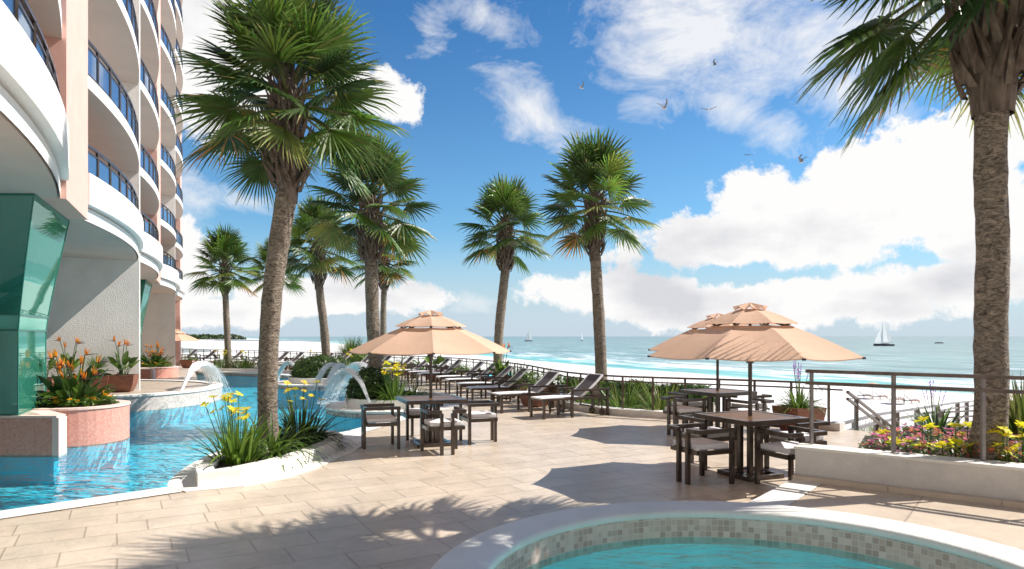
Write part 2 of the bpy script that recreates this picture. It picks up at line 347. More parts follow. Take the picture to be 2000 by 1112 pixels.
# water sheet cut to the left of the deck edge
mb = MB(); wp = offset(E, -.05) + [(-32, 38), (-32, .4)]
mb.prism(wp, WZ, WZ, bottom=False)
mb.f = [f for f in mb.f if len(f) == 3]; mb.mi = [0] * len(mb.f); mb.c = [(1, 1, 1)] * len(mb.f); mb.uv = {}
o = mb.build('pool_water', M_water); tag(o, None, None, kind='structure')
mb = MB(); mb.add([(-32, -3, -.62), (0, -3, -.62), (0, 45, -.62), (-32, 45, -.62)], [(0, 1, 2, 3)])
o = mb.build('pool_basin', M_basin); tag(o, None, None, kind='structure')
# pads of coping stone round the planters on the pool edge
PL = [(-3.72, 8.08), (-3.33, 8.39), (-3.07, 8.89), (-2.92, 9.4), (-2.82, 9.95), (-2.74, 10.6), (-2.80, 11.3), (-3.05, 11.75), (-3.4, 11.8), (-3.85, 11.25), (-4.12, 10.2), (-4.08, 9.1), (-3.92, 8.45)]
pad = [(-4.25, 7.92), (-3.75, 7.85), (-3.2, 8.15), (-2.85, 8.65), (-2.66, 9.3), (-2.57, 10), (-2.45, 10.6), (-2.46, 11.3), (-2.65, 12.1), (-2.8, 12.9), (-3.2, 12.6), (-3.9, 12.05), (-4.42, 11.35), (-4.54, 10.6), (-4.48, 9.7), (-4.34, 8.9), (-4.2, 8.4), (-4.07, 8.1)]
mb = MB(); mb.prism(pad[1:], -.05, .016)
mb.prism(circle(c1, 1.80), -.05, .016); mb.prism(circle(c2, 2.26), -.05, .016)
mb.prism([(-15.9, 34.6), (-15.6, 36.6), (-13.0, 36.2), (-12.6, 34.2), (-13.0, 33.75), (-14.7, 34.45)], -.05, .016)
o = mb.build('planter_paving', M_cope); tag(o, None, None, kind='structure')

# spa and its raised deck
pA = at(1553, 935, SZ); pB = at(1445, 991, SZ)
dirw = (at(2000, 990, SZ) - pA).normalized()
pW1 = pA + dirw * 4.6
pl = [(pA.x, pA.y), (pB.x, pB.y)] + circle(SPC, SPR, 30, R(60), R(290), True) + [(9.5, 1.5), (9.5, 6), (pW1.x + .3, pW1.y + .4)]
mb = MB(); mb.prism(pl, .004, SZ, holes=[circle(SPC, SPR - .30, 64)], bottom=False, side_mi=1)
o = mb.build('spa_deck', [M_pave2, M_cope]); tag(o, None, None, kind='structure')
mb = MB()
dband = V((pA.x - pB.x, pA.y - pB.y, 0)).normalized(); nb = V((dband.y, -dband.x, 0))
q = [pB - dband * .02, pA + dband * .02, pA + dband * .02 + nb * .30, pB - dband * .02 + nb * .34]
mb.prism([(p.x, p.y) for p in q], .1, SZ + .005)
mb.build('spa_step_edge', M_cope); bpy.data.objects['spa_step_edge']['kind'] = 'structure'
t = thing('spa_pool', 'round sunken spa with a broad white rim and brown mosaic wall in the foreground', 'spa', (SPC[0], SPC[1], 0))
mb = MB(); ro = SPR; ri = SPR - .385
prof = [(ro, .0), (ro, SZ + .02), (ro - .012, SZ + .038), (ro - .035, SZ + .044), (ri + .03, SZ + .044), (ri + .004, SZ + .034), (ri - .004, SZ + .01), (ri - .003, SZ - .02), (ri + .03, SZ - .03)]
mb.lathe(prof, 128, (SPC[0], SPC[1], 0)); mb.build('rim', M_cope, t, smooth=True)
mb = MB(); n = 128
for k in range(n):
    a0 = 2 * PI * k / n; a1 = 2 * PI * (k + 1) / n; r = ri + .015
    p = [(SPC[0] + r * math.cos(a), SPC[1] + r * math.sin(a)) for a in (a0, a1)]
    mb.uv[len(mb.f)] = [(a1 * r, -.06), (a0 * r, -.06), (a0 * r, SZ - .02), (a1 * r, SZ - .02)]
    mb.add([(p[1][0], p[1][1], -.06), (p[0][0], p[0][1], -.06), (p[0][0], p[0][1], SZ - .02), (p[1][0], p[1][1], SZ - .02)], [(0, 1, 2, 3)])
for k in range(n):
    a0 = 2 * PI * k / n; a1 = 2 * PI * (k + 1) / n; p = [(SPC[0] + (ri + .015) * math.cos(a), SPC[1] + (ri + .015) * math.sin(a)) for a in (a0, a1)]
    mb.add([(p[1][0], p[1][1], -.9), (p[0][0], p[0][1], -.9), (p[0][0], p[0][1], -.06), (p[1][0], p[1][1], -.06)], [(0, 1, 2, 3)], 1)
mb.build('mosaic_wall', [M_spm, M_basinspa], t)
mb = MB(); mb.prism(circle(SPC, ri + .02, 64), -.7, -.55, bottom=False); mb.build('basin_floor', M_basinspa, t)
mb = MB(); mb.add([(x, y, 0.0) for x, y in circle(SPC, ri + .012, 96)], [tuple(range(96))]); w = mb.build('water', M_spaw, t)

# ------------------------------------------------------------------ sand and sea
SH = [(400, -260), (180, 30), (120, 75), (97, 95), (80.9, 107.8), (75, 112), (68, 120), (56, 143), (42.5, 177), (28.2, 204.6), (0, 284), (-34, 383), (-130, 620), (-315, 1127), (-490, 1442), (-1214, 3100), (-6000, 14000)]
SHp = [V(p) for p in SH]
def shore_dist(p):                             # positive at sea
    best = 1e18; sg = 1
    for i in range(len(SHp) - 1):
        a = SHp[i]; b = SHp[i + 1]; ab = b - a; t = max(0, min(1, (p - a).dot(ab) / ab.dot(ab))); q = a + ab * t; d = (p - q).length
        if d < best: best = d; cr = ab.x * (p - a).y - ab.y * (p - a).x; sg = -1 if cr > 0 else 1
    return best * sg
SEA = -7.6
def ground_z(x, y):
    r = math.hypot(x, y); pts = [(0, -1.7), (14, -1.7), (32, -2.6), (50, -4.2), (76, -7.35), (1e6, -7.35)]
    for i in range(len(pts) - 1):
        if r <= pts[i + 1][0]:
            t = (r - pts[i][0]) / (pts[i + 1][0] - pts[i][0]); z = pts[i][1] + (pts[i + 1][1] - pts[i][1]) * t; break
    if r > 76:
        s = shore_dist(V((x, y)))
        z = min(z, SEA - s * .035) if s > -8 else z
        z = max(z, SEA - 3)
    z += .10 * noise.noise(V((x * .12, y * .12, 0))) * (1 if r < 90 else .3)
    return z
mb = MB(); NA, NR = 220, 120; a0, a1 = R(-75), R(80)
for j in range(NR):
    r = 6 * (9000 / 6) ** (j / (NR - 1))
    for i in range(NA):
        a = a0 + (a1 - a0) * i / (NA - 1); x = r * math.sin(a); y = r * math.cos(a); mb.v.append((x, y, ground_z(x, y)))
for j in range(NR - 1):
    for i in range(NA - 1):
        k = j * NA + i; mb.f.append([k, k + 1, k + NA + 1, k + NA]); mb.mi.append(0); mb.c.append((1, 1, 1))
M_sand = mat('white_sand', (.80, .77, .74), .95, 0, .05, .5, .5, 3)
o = mb.build('beach_sand', M_sand, smooth=True); tag(o, None, None, kind='structure')

# sea: rows parallel to the shore, carrying the distance from it
vdir = V((.87, .49)); dist = [-30, -8, 0, 3, 6, 10, 15, 21, 28, 36, 46, 60, 80, 110, 160, 240, 400, 700, 1300, 2600, 6000, 14000, 40000]
SHs = catmull(SH, 4); mb = MB(); dvals = []; uvals = []; acc = 0
for i, p in enumerate(SHs):
    if i: acc += (V(SHs[i]) - V(SHs[i - 1])).length
    for d in dist: mb.v.append((p[0] + vdir.x * d, p[1] + vdir.y * d, SEA)); dvals.append(d); uvals.append(acc)
nd = len(dist)
for i in range(len(SHs) - 1):
    for j in range(nd - 1): k = i * nd + j; mb.f.append([k, k + 1, k + nd + 1, k + nd]); mb.mi.append(0); mb.c.append((1, 1, 1))
def seamat():
    m = bpy.data.materials.new('sea_water'); m.use_nodes = True; nt = m.node_tree; L = nt.links; b = nt.nodes['Principled BSDF']
    a = nn(nt, 'ShaderNodeAttribute', attribute_name='shore'); sep = nn(nt, 'ShaderNodeSeparateXYZ'); L.new(a.outputs['Vector'], sep.inputs[0])
    D = sep.outputs[0]; U = sep.outputs[1]
    # water colour by depth
    lg = nn(nt, 'ShaderNodeMath', operation='ADD'); lg.inputs[1].default_value = 3; L.new(D, lg.inputs[0])
    mx0 = nn(nt, 'ShaderNodeMath', operation='MAXIMUM'); mx0.inputs[1].default_value = 1; L.new(lg.outputs[0], mx0.inputs[0])
    ll = nn(nt, 'ShaderNodeMath', operation='LOGARITHM'); ll.inputs[1].default_value = 10; L.new(mx0.outputs[0], ll.inputs[0])
    sc = nn(nt, 'ShaderNodeMath', operation='DIVIDE'); sc.inputs[1].default_value = 4.2; L.new(ll.outputs[0], sc.inputs[0])
    cr = nn(nt, 'ShaderNodeValToRGB'); L.new(sc.outputs[0], cr.inputs[0]); el = cr.color_ramp.elements
    el[0].position = .12; el[0].color = (.42, .62, .56, 1); el[1].position = 1; el[1].color = (.21, .28, .30, 1)
    e = el.new(.26); e.color = (.14, .50, .48, 1); e = el.new(.38); e.color = (.21, .35, .34, 1); e = el.new(.6); e.color = (.23, .335, .32, 1)
    cb = nn(nt, 'ShaderNodeCombineXYZ')
    su = nn(nt, 'ShaderNodeMath', operation='MULTIPLY'); su.inputs[1].default_value = .035; L.new(U, su.inputs[0]); L.new(su.outputs[0], cb.inputs[0])
    sd = nn(nt, 'ShaderNodeMath', operation='MULTIPLY'); sd.inputs[1].default_value = .17; L.new(D, sd.inputs[0]); L.new(sd.outputs[0], cb.inputs[1])
    n1 = nn(nt, 'ShaderNodeTexNoise', i_Scale=1.0, i_Detail=7.0, i_Roughness=.6, i_Distortion=.7); L.new(cb.outputs[0], n1.inputs['Vector'])
    # foam: strong in the breaker band, thin streaks farther out
    th = nn(nt, 'ShaderNodeValToRGB'); L.new(sc.outputs[0], th.inputs[0]); t = th.color_ramp.elements
    t[0].position = .10; t[0].color = (.55,) * 3 + (1,); t[1].position = 1; t[1].color = (.80,) * 3 + (1,)
    for p, v_ in ((.22, .60), (.28, .52), (.33, .455), (.38, .48), (.43, .555), (.5, .585), (.62, .62), (.75, .68)): e = t.new(p); e.color = (v_,) * 3 + (1,)
    sb = nn(nt, 'ShaderNodeMath', operation='SUBTRACT'); L.new(n1.outputs['Fac'], sb.inputs[0]); L.new(th.outputs[0], sb.inputs[1])
    ml = nn(nt, 'ShaderNodeMath', operation='MULTIPLY', use_clamp=True); ml.inputs[1].default_value = 12; L.new(sb.outputs[0], ml.inputs[0])
    # tone streaks
    n3 = nn(nt, 'ShaderNodeTexNoise', i_Scale=.45, i_Detail=5.0); L.new(cb.outputs[0], n3.inputs['Vector'])
    mr = nn(nt, 'ShaderNodeMapRange'); mr.inputs['From Min'].default_value = .35; mr.inputs['From Max'].default_value = .65; mr.inputs['To Min'].default_value = .72; mr.inputs['To Max'].default_value = 1.3; L.new(n3.outputs['Fac'], mr.inputs[0])
    sv = nn(nt, 'ShaderNodeVectorMath', operation='SCALE'); L.new(cr.outputs[0], sv.inputs[0]); L.new(mr.outputs[0], sv.inputs['Scale'])
    mx = nn(nt, 'ShaderNodeMix', data_type='RGBA'); L.new(ml.outputs[0], mx.inputs[0]); L.new(sv.outputs[0], mx.inputs[6]); mx.inputs[7].default_value = (.85, .88, .88, 1)
    L.new(mx.outputs[2], b.inputs['Base Color']); b.inputs['Roughness'].default_value = .35; b.inputs['Specular IOR Level'].default_value = .35
    bp = nn(nt, 'ShaderNodeBump', i_Strength=.8, i_Distance=1.2); L.new(n1.outputs['Fac'], bp.inputs['Height']); L.new(bp.outputs[0], b.inputs['Normal'])
    return m
o = mb.build('sea', seamat()); tag(o, None, None, kind='structure')
at_ = o.data.attributes.new('shore', 'FLOAT_VECTOR', 'POINT')
at_.data.foreach_set('vector', [c for d, u in zip(dvals, uvals) for c in (d, u, 0)])
# breaking wave crests
for k, (i0, i1, dd, hh) in enumerate(((24, 38, 26, .55), (12, 25, 30, .6), (17, 30, 44, .45))):
    mb = MB(); pts = SHs[i0:i1 + 1]; pts = catmull(pts, 4); rows = 5; N = len(pts)
    for i, p in enumerate(pts):
        e_ = max(0, math.sin(PI * i / (N - 1))) ** .6
        for j in range(rows):
            dd2 = dd + 3 * noise.noise(V((i * .21, k * 9, 0))); x = [0, 1.2, 1.9, 2.8, 5][j]; z = [0, .75, 1, .7, 0][j] * hh * e_ * (.55 + .6 * abs(noise.noise(V((i * .5, k * 5, 2)))) * 1.6)
            mb.v.append((p[0] + vdir.x * (dd2 + x), p[1] + vdir.y * (dd2 + x), SEA - .05 + z))
    for i in range(N - 1):
        for j in range(rows - 1): q = i * rows + j; mb.f.append([q, q + 1, q + rows + 1, q + rows]); mb.mi.append(0); mb.c.append((1, 1, 1))
    o = mb.build('breaking_wave', mat('wave_foam', (.80, .84, .85), .7, 0, 0, .35, .6, 2, col2=(.42, .60, .62), detail=8), smooth=True); tag(o, None, None, kind='structure')
# a tidal lagoon on the far beach at the left
mb = MB(); c = at(372, 686, -7.35); D0 = c.y
poly = [at(x, y, -7.3) for x, y in ((330, 679), (352, 678.5), (380, 681), (413, 683), (410, 687), (380, 689), (330, 690))]
mb.prism([(p.x, p.y) for p in poly], -7.4, -7.22, bottom=False)
o = mb.build('lagoon_water', mat('lagoon', (.16, .24, .21), .2, 0, .4, .05)); tag(o, None, None, kind='structure')
poly = [at(x, y, -7.2) for x, y in ((395, 664.4), (440, 663.5), (480, 663.6), (560, 665.4), (640, 667.2), (560, 667), (480, 666.6), (430, 666))]
mb = MB(); mb.prism([(p.x, p.y) for p in poly], -7.4, -7.1, bottom=False)
o = mb.build('wet_sand', mat('wetsand', (.27, .29, .32), .5, 0, .3, .01)); tag(o, None, None, kind='structure')

# ------------------------------------------------------------------ building
Pd = V((-6.75, 15.75, 0)); m_in = V((-.92, -.39, 0)).normalized(); uax = Pd.normalized()
fin1 = V((-10.78, 19.7, 0)); pr1L = V((-7.12, 10.8, 0)); pr1R = V((-7.99, 12.75, 0))
FLH = 2.525; Z0 = 3.98; NF = 9
def arc(P, Q, sag, off=0.0, n=18):
    out = []; ch = (Q - P); nrm = V((ch.y, -ch.x, 0)).normalized()
    if nrm.dot(m_in) > 0: nrm = -nrm
    for k in range(n + 1):
        t = k / n; out.append(P + ch * t + nrm * (sag * 4 * t * (1 - t) + off))
    return out
B = thing('hotel_tower', 'tall white hotel with stacked curved balconies, pink piers and blue glass railings', 'building', (-10.8, 16, 0))
bays = []
for k in (0, 1):
    s = Pd * (k - 1)
    bays.append((fin1 + s, pr1L + Pd * k, 'A'))
    bays.append((pr1R + Pd * k, fin1 + Pd * k, 'B'))
bays.append((fin1 + Pd, pr1L + Pd * 2, 'A'))
def xy(l): return [(p.x, p.y) for p in l]
def wpart(name, mats, fn, smooth=False):
    mb = MB(); fn(mb); return mb.build(name, mats, B, smooth=smooth)
for bi, (P, Q, kd) in enumerate(bays):
    A = arc(P, Q, .30); dep = 2.3
    # base band with its shadow groove
    lo = arc(P, Q, .30, -.02); up = arc(P, Q, .33, .09)
    mb = MB(); mb.prism(xy(lo) + [(Q + m_in * .35).to_2d()[:] , (P + m_in * .35).to_2d()[:]], Z0, 4.225, bottom=False)
    mb.prism(xy(up) + [(Q + m_in * .3).to_2d()[:], (P + m_in * .3).to_2d()[:]], 4.27, 4.86)
    mb.build('fascia', M_white, B)
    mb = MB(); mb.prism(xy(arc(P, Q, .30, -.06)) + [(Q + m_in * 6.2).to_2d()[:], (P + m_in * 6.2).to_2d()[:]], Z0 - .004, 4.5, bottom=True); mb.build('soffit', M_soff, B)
    for fl in range(NF):
        z = Z0 + FLH * fl
        if fl > 0:
            mb = MB(); mb.prism(xy(A) + [(Q + m_in * dep).to_2d()[:], (P + m_in * dep).to_2d()[:]], z, z + .245)
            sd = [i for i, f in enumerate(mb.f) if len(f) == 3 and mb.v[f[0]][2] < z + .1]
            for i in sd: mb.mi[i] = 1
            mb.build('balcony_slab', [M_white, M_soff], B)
        zt = 4.86 if fl == 0 else z + .245; rh = .58 if fl == 0 else .68
        rl = arc(P, Q, .30, -.04, 44 if bi < 2 else 30)
        # even posts along the arc
        cum = [0]
        for i in range(1, len(rl)): cum.append(cum[-1] + (rl[i] - rl[i - 1]).length)
        npost = int(cum[-1] / .80); mb = MB()
        for i in range(0, len(rl) - 1):
            mb.bar(rl[i] + V((0, 0, zt + rh)), rl[i + 1] + V((0, 0, zt + rh)), .05, .045, ext=.004)
            mb.bar(rl[i] + V((0, 0, zt + rh - .12)), rl[i + 1] + V((0, 0, zt + rh - .12)), .03, .03, ext=.004)
            mb.bar(rl[i] + V((0, 0, zt + .05)), rl[i + 1] + V((0, 0, zt + .05)), .03, .035, ext=.004)
        for q in range(npost + 1):
            s = cum[-1] * q / npost; i = min(next(i for i in range(1, len(cum)) if cum[i] >= s - 1e-6), len(rl) - 1)
            p = rl[i - 1].lerp(rl[i], (s - cum[i - 1]) / (cum[i] - cum[i - 1])); mb.bar(p + V((0, 0, zt)), p + V((0, 0, zt + rh)), .045, .045)
        rail = mb.build('railing', M_met, B)
        mb = MB()
        for i in range(len(rl) - 1):
            a, b_ = rl[i], rl[i + 1]; mb.add([a + V((0, 0, zt + .08)), b_ + V((0, 0, zt + .08)), b_ + V((0, 0, zt + rh - .14)), a + V((0, 0, zt + rh - .14))], [(0, 1, 2, 3)])
        g = mb.build('glass_panel', M_bgl, B); g.parent = rail
    # recessed window wall
    mb = MB(); mb.prism([(P + m_in * 2.3).to_2d()[:], (Q + m_in * 2.3).to_2d()[:], (Q + m_in * 2.6).to_2d()[:], (P + m_in * 2.6).to_2d()[:]], 4.5, 27); mb.build('room_wall', M_back, B)
    zr = Z0 + FLH * NF
    mb = MB(); mb.prism(xy(arc(P, Q, .3, .1)) + [(Q + m_in * 6).to_2d()[:], (P + m_in * 6).to_2d()[:]], zr, zr + .5); mb.build('roof_slab', M_white, B)
for k in (-1, 0, 1):
    f = fin1 + Pd * k; mb = MB(); hw = uax * .11
    z0 = -.3 if k >= 0 else 3.9
    mf_ = V((-.895, -.446, 0)); pts = [f - hw - m_in * .035, f + hw - m_in * .035, f + hw + mf_ * 6.2, f - hw + mf_ * 6.2]
    mb.prism(xy(pts), z0, 27); mb.build('fin_wall', M_grey, B)
for k in (0, 1, 2):
    a = pr1L + Pd * k; b_ = pr1R + Pd * k; mb = MB(); z0 = Z0 - .012 if k < 2 else -.3
    mb.prism(xy([a - m_in * .06, b_ - m_in * .06, b_ + m_in * 6.1, a + m_in * 6.1]), Z0 - .006, 27)
    if k == 2: mb.prism(xy([a - m_in * .04, b_ - m_in * .04, b_ + m_in * 2, a + m_in * 2]), -.3, Z0 - .02)
    mb.build('pier', M_pink, B)
mb = MB(); q = [fin1 - Pd + m_in * 6.2, pr1R + Pd * 2 + m_in * 6.2, pr1R + Pd * 2 + m_in * 12, fin1 - Pd + m_in * 12]; mb.prism(xy(q), -.3, 27); mb.build('core_wall', M_grey, B)
# green glass bays with their coral plinths
for k in (0, 1):
    s = Pd * k; t = thing('glass_entrance_bay', ('large' if k == 0 else 'distant') + ' green glass bay flaring outward towards the soffit, ' + ('at the left edge of the photo' if k == 0 else 'seen beyond the white fin wall'), 'glass bay', tuple(V((-9.5, 12.2, .51)) + s), group='green glass bays under the tower')
    zs = [.51, 1.2, 1.9, 2.15, 2.5, 2.9, 3.3, 3.65, 3.965]
    def ring(z):
        tt = max(0, (z - 1.9) / 2.07) ** 1.15
        return [p + s + V((0, 0, z)) for p in (V((-13.4, 11.1, 0)).lerp(V((-13.4, 10.4, 0)), tt), V((-8.03, 11.1, 0)).lerp(V((-7.28, 10.4, 0)), tt), V((-8.83, 12.93, 0)).lerp(V((-8.34, 12.86, 0)), tt), V((-13.4, 12.93, 0)))]
    mb = MB(); ms = MB(); mf = MB(); mi_ = MB()
    for i in range(len(zs) - 1):
        a = ring(zs[i]); b_ = ring(zs[i + 1]); tgt = ms if zs[i] == 1.9 else mb
        for j in (0, 1): tgt.add([a[j], a[j + 1], b_[j + 1], b_[j]], [(0, 1, 2, 3)])
        for j in (1, 2): mf.tube([a[j], b_[j]], .012, 5)
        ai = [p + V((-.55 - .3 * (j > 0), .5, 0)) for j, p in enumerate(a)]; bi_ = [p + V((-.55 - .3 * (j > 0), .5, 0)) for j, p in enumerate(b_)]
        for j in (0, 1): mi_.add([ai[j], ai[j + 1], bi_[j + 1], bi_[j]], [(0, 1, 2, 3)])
    for z in (.52, 1.9, 2.15, 3.96):
        a = ring(z)
        for j in (0, 1): mf.bar(a[j], a[j + 1], .03, .03)
    for xx in (-9.6, -11.2, -12.8):
        mf.bar(V((xx, 11.1, .51)) + s, V((xx, 11.1, 1.9)) + s, .04, .04)
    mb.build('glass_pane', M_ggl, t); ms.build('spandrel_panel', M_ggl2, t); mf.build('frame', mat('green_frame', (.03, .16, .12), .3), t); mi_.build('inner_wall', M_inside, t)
    t = thing('coral_plinth', ('near' if k == 0 else 'far') + ' coral tiled plinth rising from the pool with a rounded planter at its corner', 'plinth', tuple(V((-8.5, 12.3, 0)) + s), group='coral plinths')
    cc = (-8.2 + s.x, 12.8 + s.y); pc = circle(cc, .9, 26, R(-135), R(95), True)
    poly = [(-14 + s.x, 11.1 + s.y), (-7.62 + s.x, 11.1 + s.y), (-7.62 + s.x, 11.55 + s.y)]
    body = [(-14 + s.x, 11.1 + s.y), (-7.45 + s.x, 11.1 + s.y), (-7.45 + s.x, 11.25 + s.y), (-8.4 + s.x, 12.2 + s.y), (-8.4 + s.x, 14.2 + s.y), (-14 + s.x, 14.2 + s.y)]
    mb = MB(); mb.prism(body, WZ - .03, .47); mb.prism(body, -1.1, WZ - .031, 1, top=False); mb.build('plinth_body', [M_coral, M_basin], t)
    mb = MB(); bo = [(-14 + s.x, 11.06 + s.y), (-7.38 + s.x, 11.06 + s.y), (-7.40 + s.x, 11.32 + s.y), (-8.42 + s.x, 12.2 + s.y), (-8.42 + s.x, 14.2 + s.y), (-14 + s.x, 14.2 + s.y)]
    mb.prism(bo, .475, .51); mb.prism([(-7.47 + s.x, 11.085 + s.y), (-7.36 + s.x, 11.085 + s.y), (-7.40 + s.x, 11.35 + s.y), (-7.58 + s.x, 11.5 + s.y)], WZ - .03, .472)
    mb.build('trim', M_coralw, t)
    mb = MB(); bi2 = [(-14 + s.x, 11.22 + s.y), (-7.75 + s.x, 11.22 + s.y), (-8.44 + s.x, 11.9 + s.y), (-8.44 + s.x, 14.1 + s.y), (-14 + s.x, 14.1 + s.y)]
    mb.prism(bi2, .5, .514); mb.build('top_paving', M_pave3, t)
    mb = MB(); mb.prism(circle(cc, .9, 40), WZ - .03, .49); mb.prism(circle(cc, .9, 40), -1.1, WZ - .031, 1, top=False); mb.build('planter_wall', [M_coral, M_basin], t, smooth=False)
    mb = MB(); mb.prism(circle(cc, .92, 40), .493, .53, holes=[circle(cc, .74, 40)]); mb.build('planter_rim', M_coralw, t)
    mb = MB(); mb.prism(circle(cc, .75, 30), .49, .515, bottom=False); mb.build('soil', M_soil, t)
# lower terrace in front of the fin wall
TE = catmull([(-16, 17.2), (-12, 17.2), (-10.6, 17.25), (-9.75, 17.6), (-9.2, 18.4), (-8.85, 19.6), (-8.95, 20.9), (-9.5, 22.2), (-10.6, 23.3), (-12.5, 24.0), (-17, 24.4)], 6)
mb = MB(); mb.prism(TE, WZ - .02, .25, 0, side_mi=1, bottom=False); mb.prism(TE, -1.1, WZ - .021, 2, top=False, bottom=False); o = mb.build('terrace', [M_pave3, M_mosl, M_basin]); tag(o, None, None, kind='structure')
mb = MB(); ti = offset(TE, .34) if False else offset(TE, -.34); tl = TE
inner = offset(TE, .36)
to = offset(TE, -.03)
for i in range(len(TE) - 1):
    mb.add([(to[i][0], to[i][1], .28), (to[i + 1][0], to[i + 1][1], .28), (inner[i + 1][0], inner[i + 1][1], .28), (inner[i][0], inner[i][1], .28)], [(0, 1, 2, 3)])
    mb.add([(to[i][0], to[i][1], .28), (to[i + 1][0], to[i + 1][1], .28), (to[i + 1][0], to[i + 1][1], .235), (to[i][0], to[i][1], .235)], [(0, 3, 2, 1)])
o = mb.build('terrace_coping', M_cope); tag(o, None, None, kind='structure')
mb = MB(); mb.prism([(-22, 24.4), (-11.2, 24.4), (-14.6, 31.5), (-17.2, 36.2), (-25, 40), (-26, 30)], -1.1, .10, 0, side_mi=1, bottom=False)
mb.prism([(-25, 37), (-19.6, 35.4), (-17.8, 36.0), (-16.8, 36.4), (-20, 44), (-25, 44)], -1.1, .09, 0, side_mi=1, bottom=False) if False else None
o = mb.build('lower_walk', [M_pave3, M_mos]); tag(o, None, None, kind='structure')

# ------------------------------------------------------------------ fences and walls
def path_len(P):
    c = [0]
    for i in range(1, len(P)): c.append(c[-1] + (V(P[i]) - V(P[i - 1])).length)
    return c
def along(P, c, s):
    for i in range(1, len(P)):
        if c[i] >= s - 1e-6:
            t = (s - c[i - 1]) / max(1e-9, c[i] - c[i - 1]); return V(P[i - 1]).lerp(V(P[i]), t)
    return V(P[-1])
mb = MB(); a = offset(FN, .13); b_ = offset(FN, -.15)
for i in range(len(FN) - 1):
    q = [a[i], a[i + 1], b_[i + 1], b_[i]]
    for z0, z1, qq in ((.0, .15, q),):
        vs = [(x, y, z0) for x, y in qq] + [(x, y, z1) for x, y in qq]
        mb.add(vs, [(4, 7, 6, 5), (0, 4, 5, 1), (2, 6, 7, 3)] + ([(0, 3, 7, 4)] if i == 0 else []))
o = mb.build('kerb_wall', M_wallc); tag(o, 'low concrete kerb under the bronze terrace fence, curving along the deck edge', 'kerb')
t = thing('terrace_fence', 'long bronze fence with two slim rails on posts, curving behind the loungers', 'fence', (FN[0][0], FN[0][1], .15))
c = path_len(FN); rb = MB(); mr_ = MB(); n = int(c[-1] / .72); fnz = [V((p[0], p[1], 0)) for p in FN]
for i in range(len(FN) - 1):
    rb.bar(fnz[i] + V((0, 0, .885)), fnz[i + 1] + V((0, 0, .885)), .05, .04, ext=.004); mr_.bar(fnz[i] + V((0, 0, .775)), fnz[i + 1] + V((0, 0, .775)), .035, .03, ext=.004)
rb.build('top_rail', M_railm, t); mr_.build('mid_rail', M_railm, t)
for k in range(min(n, 95)):
    p = along(FN, c, c[-1] * k / n) if False else along(FN, c, min(c[-1], .25 + k * .72)); pb = MB(); pb.box((p.x, p.y, .51), (.04, .04, .72)); pb.build('post', M_railm, t)
# wall and railing beside the spa deck
WH = .565; dw = dirw; nw = V((-dw.y, dw.x, 0)); nw = nw if nw.y > 0 else -nw
t0 = pA; t1 = pA + dw * 5.2
wall = [t0, t1, t1 + nw * .27, t0 + nw * .27 + dw * .02]
mb = MB(); mb.prism(xy(wall), .0, WH - .03)
cap = [t0 - dw * .015 - nw * .015, t1 - nw * .015, t1 + nw * .285, t0 + nw * .285 - dw * .015]
o = thing('planter_wall', 'low white rendered wall at the right holding the yellow flower bed', 'wall', tuple(t0))
mb.build('wall_body', M_wallc, o); mb = MB(); mb.prism(xy(cap), WH - .03, WH); mb.build('coping', M_cope, o)
mb = MB(); mb.bar(t0 - nw * .05 + V((0, 0, .025)), t1 - nw * .05 + V((0, 0, .025)), .1, .05); mb.build('base_step', M_pave2, o)
t = thing('wall_railing', 'two-rail metal railing standing on the white planter wall at the right', 'railing', (3.44, 7.83, WH))
pr = [at(1585, 868, WH), at(1745, 884, WH), at(1920, 901, WH)]; dr = (pr[2] - pr[0]); dr.z = 0; dr.normalize()
pr = [pr[0], pr[0] + dr * (pr[1] - pr[0]).dot(dr), pr[0] + dr * (pr[2] - pr[0]).dot(dr), pr[0] + dr * ((pr[2] - pr[0]).dot(dr) + .9), pr[0] + dr * ((pr[2] - pr[0]).dot(dr) + 1.8)]
for p in pr:
    mb = MB(); mb.box((p.x, p.y, (WH + 1.385) / 2), (.034, .034, 1.385 - WH)); mb.build('post', M_railg, t)
for z, nm, w in ((1.40, 'top_rail', .05), (1.265, 'mid_rail', .045)):
    mb = MB(); mb.bar(pr[0] - dr * .06 + V((0, 0, z - WH)), pr[-1] + V((0, 0, z - WH)), w, .038); mb.build(nm, M_railm, t)
# flower bed
bed = [t0 + nw * .29 + dw * .55, t1 + nw * .29, V((8.9, 6.0, 0)), V((8.9, 9.6, 0)), V((6.4, 9.8, 0)), V((4.6, 8.9, 0))]
mb = MB(); mb.prism(xy(bed), 0, .5, 0, bottom=False, side_mi=1); o = mb.build('flower_bed_soil', [M_soil, M_wallc]); tag(o, None, None, kind='structure')
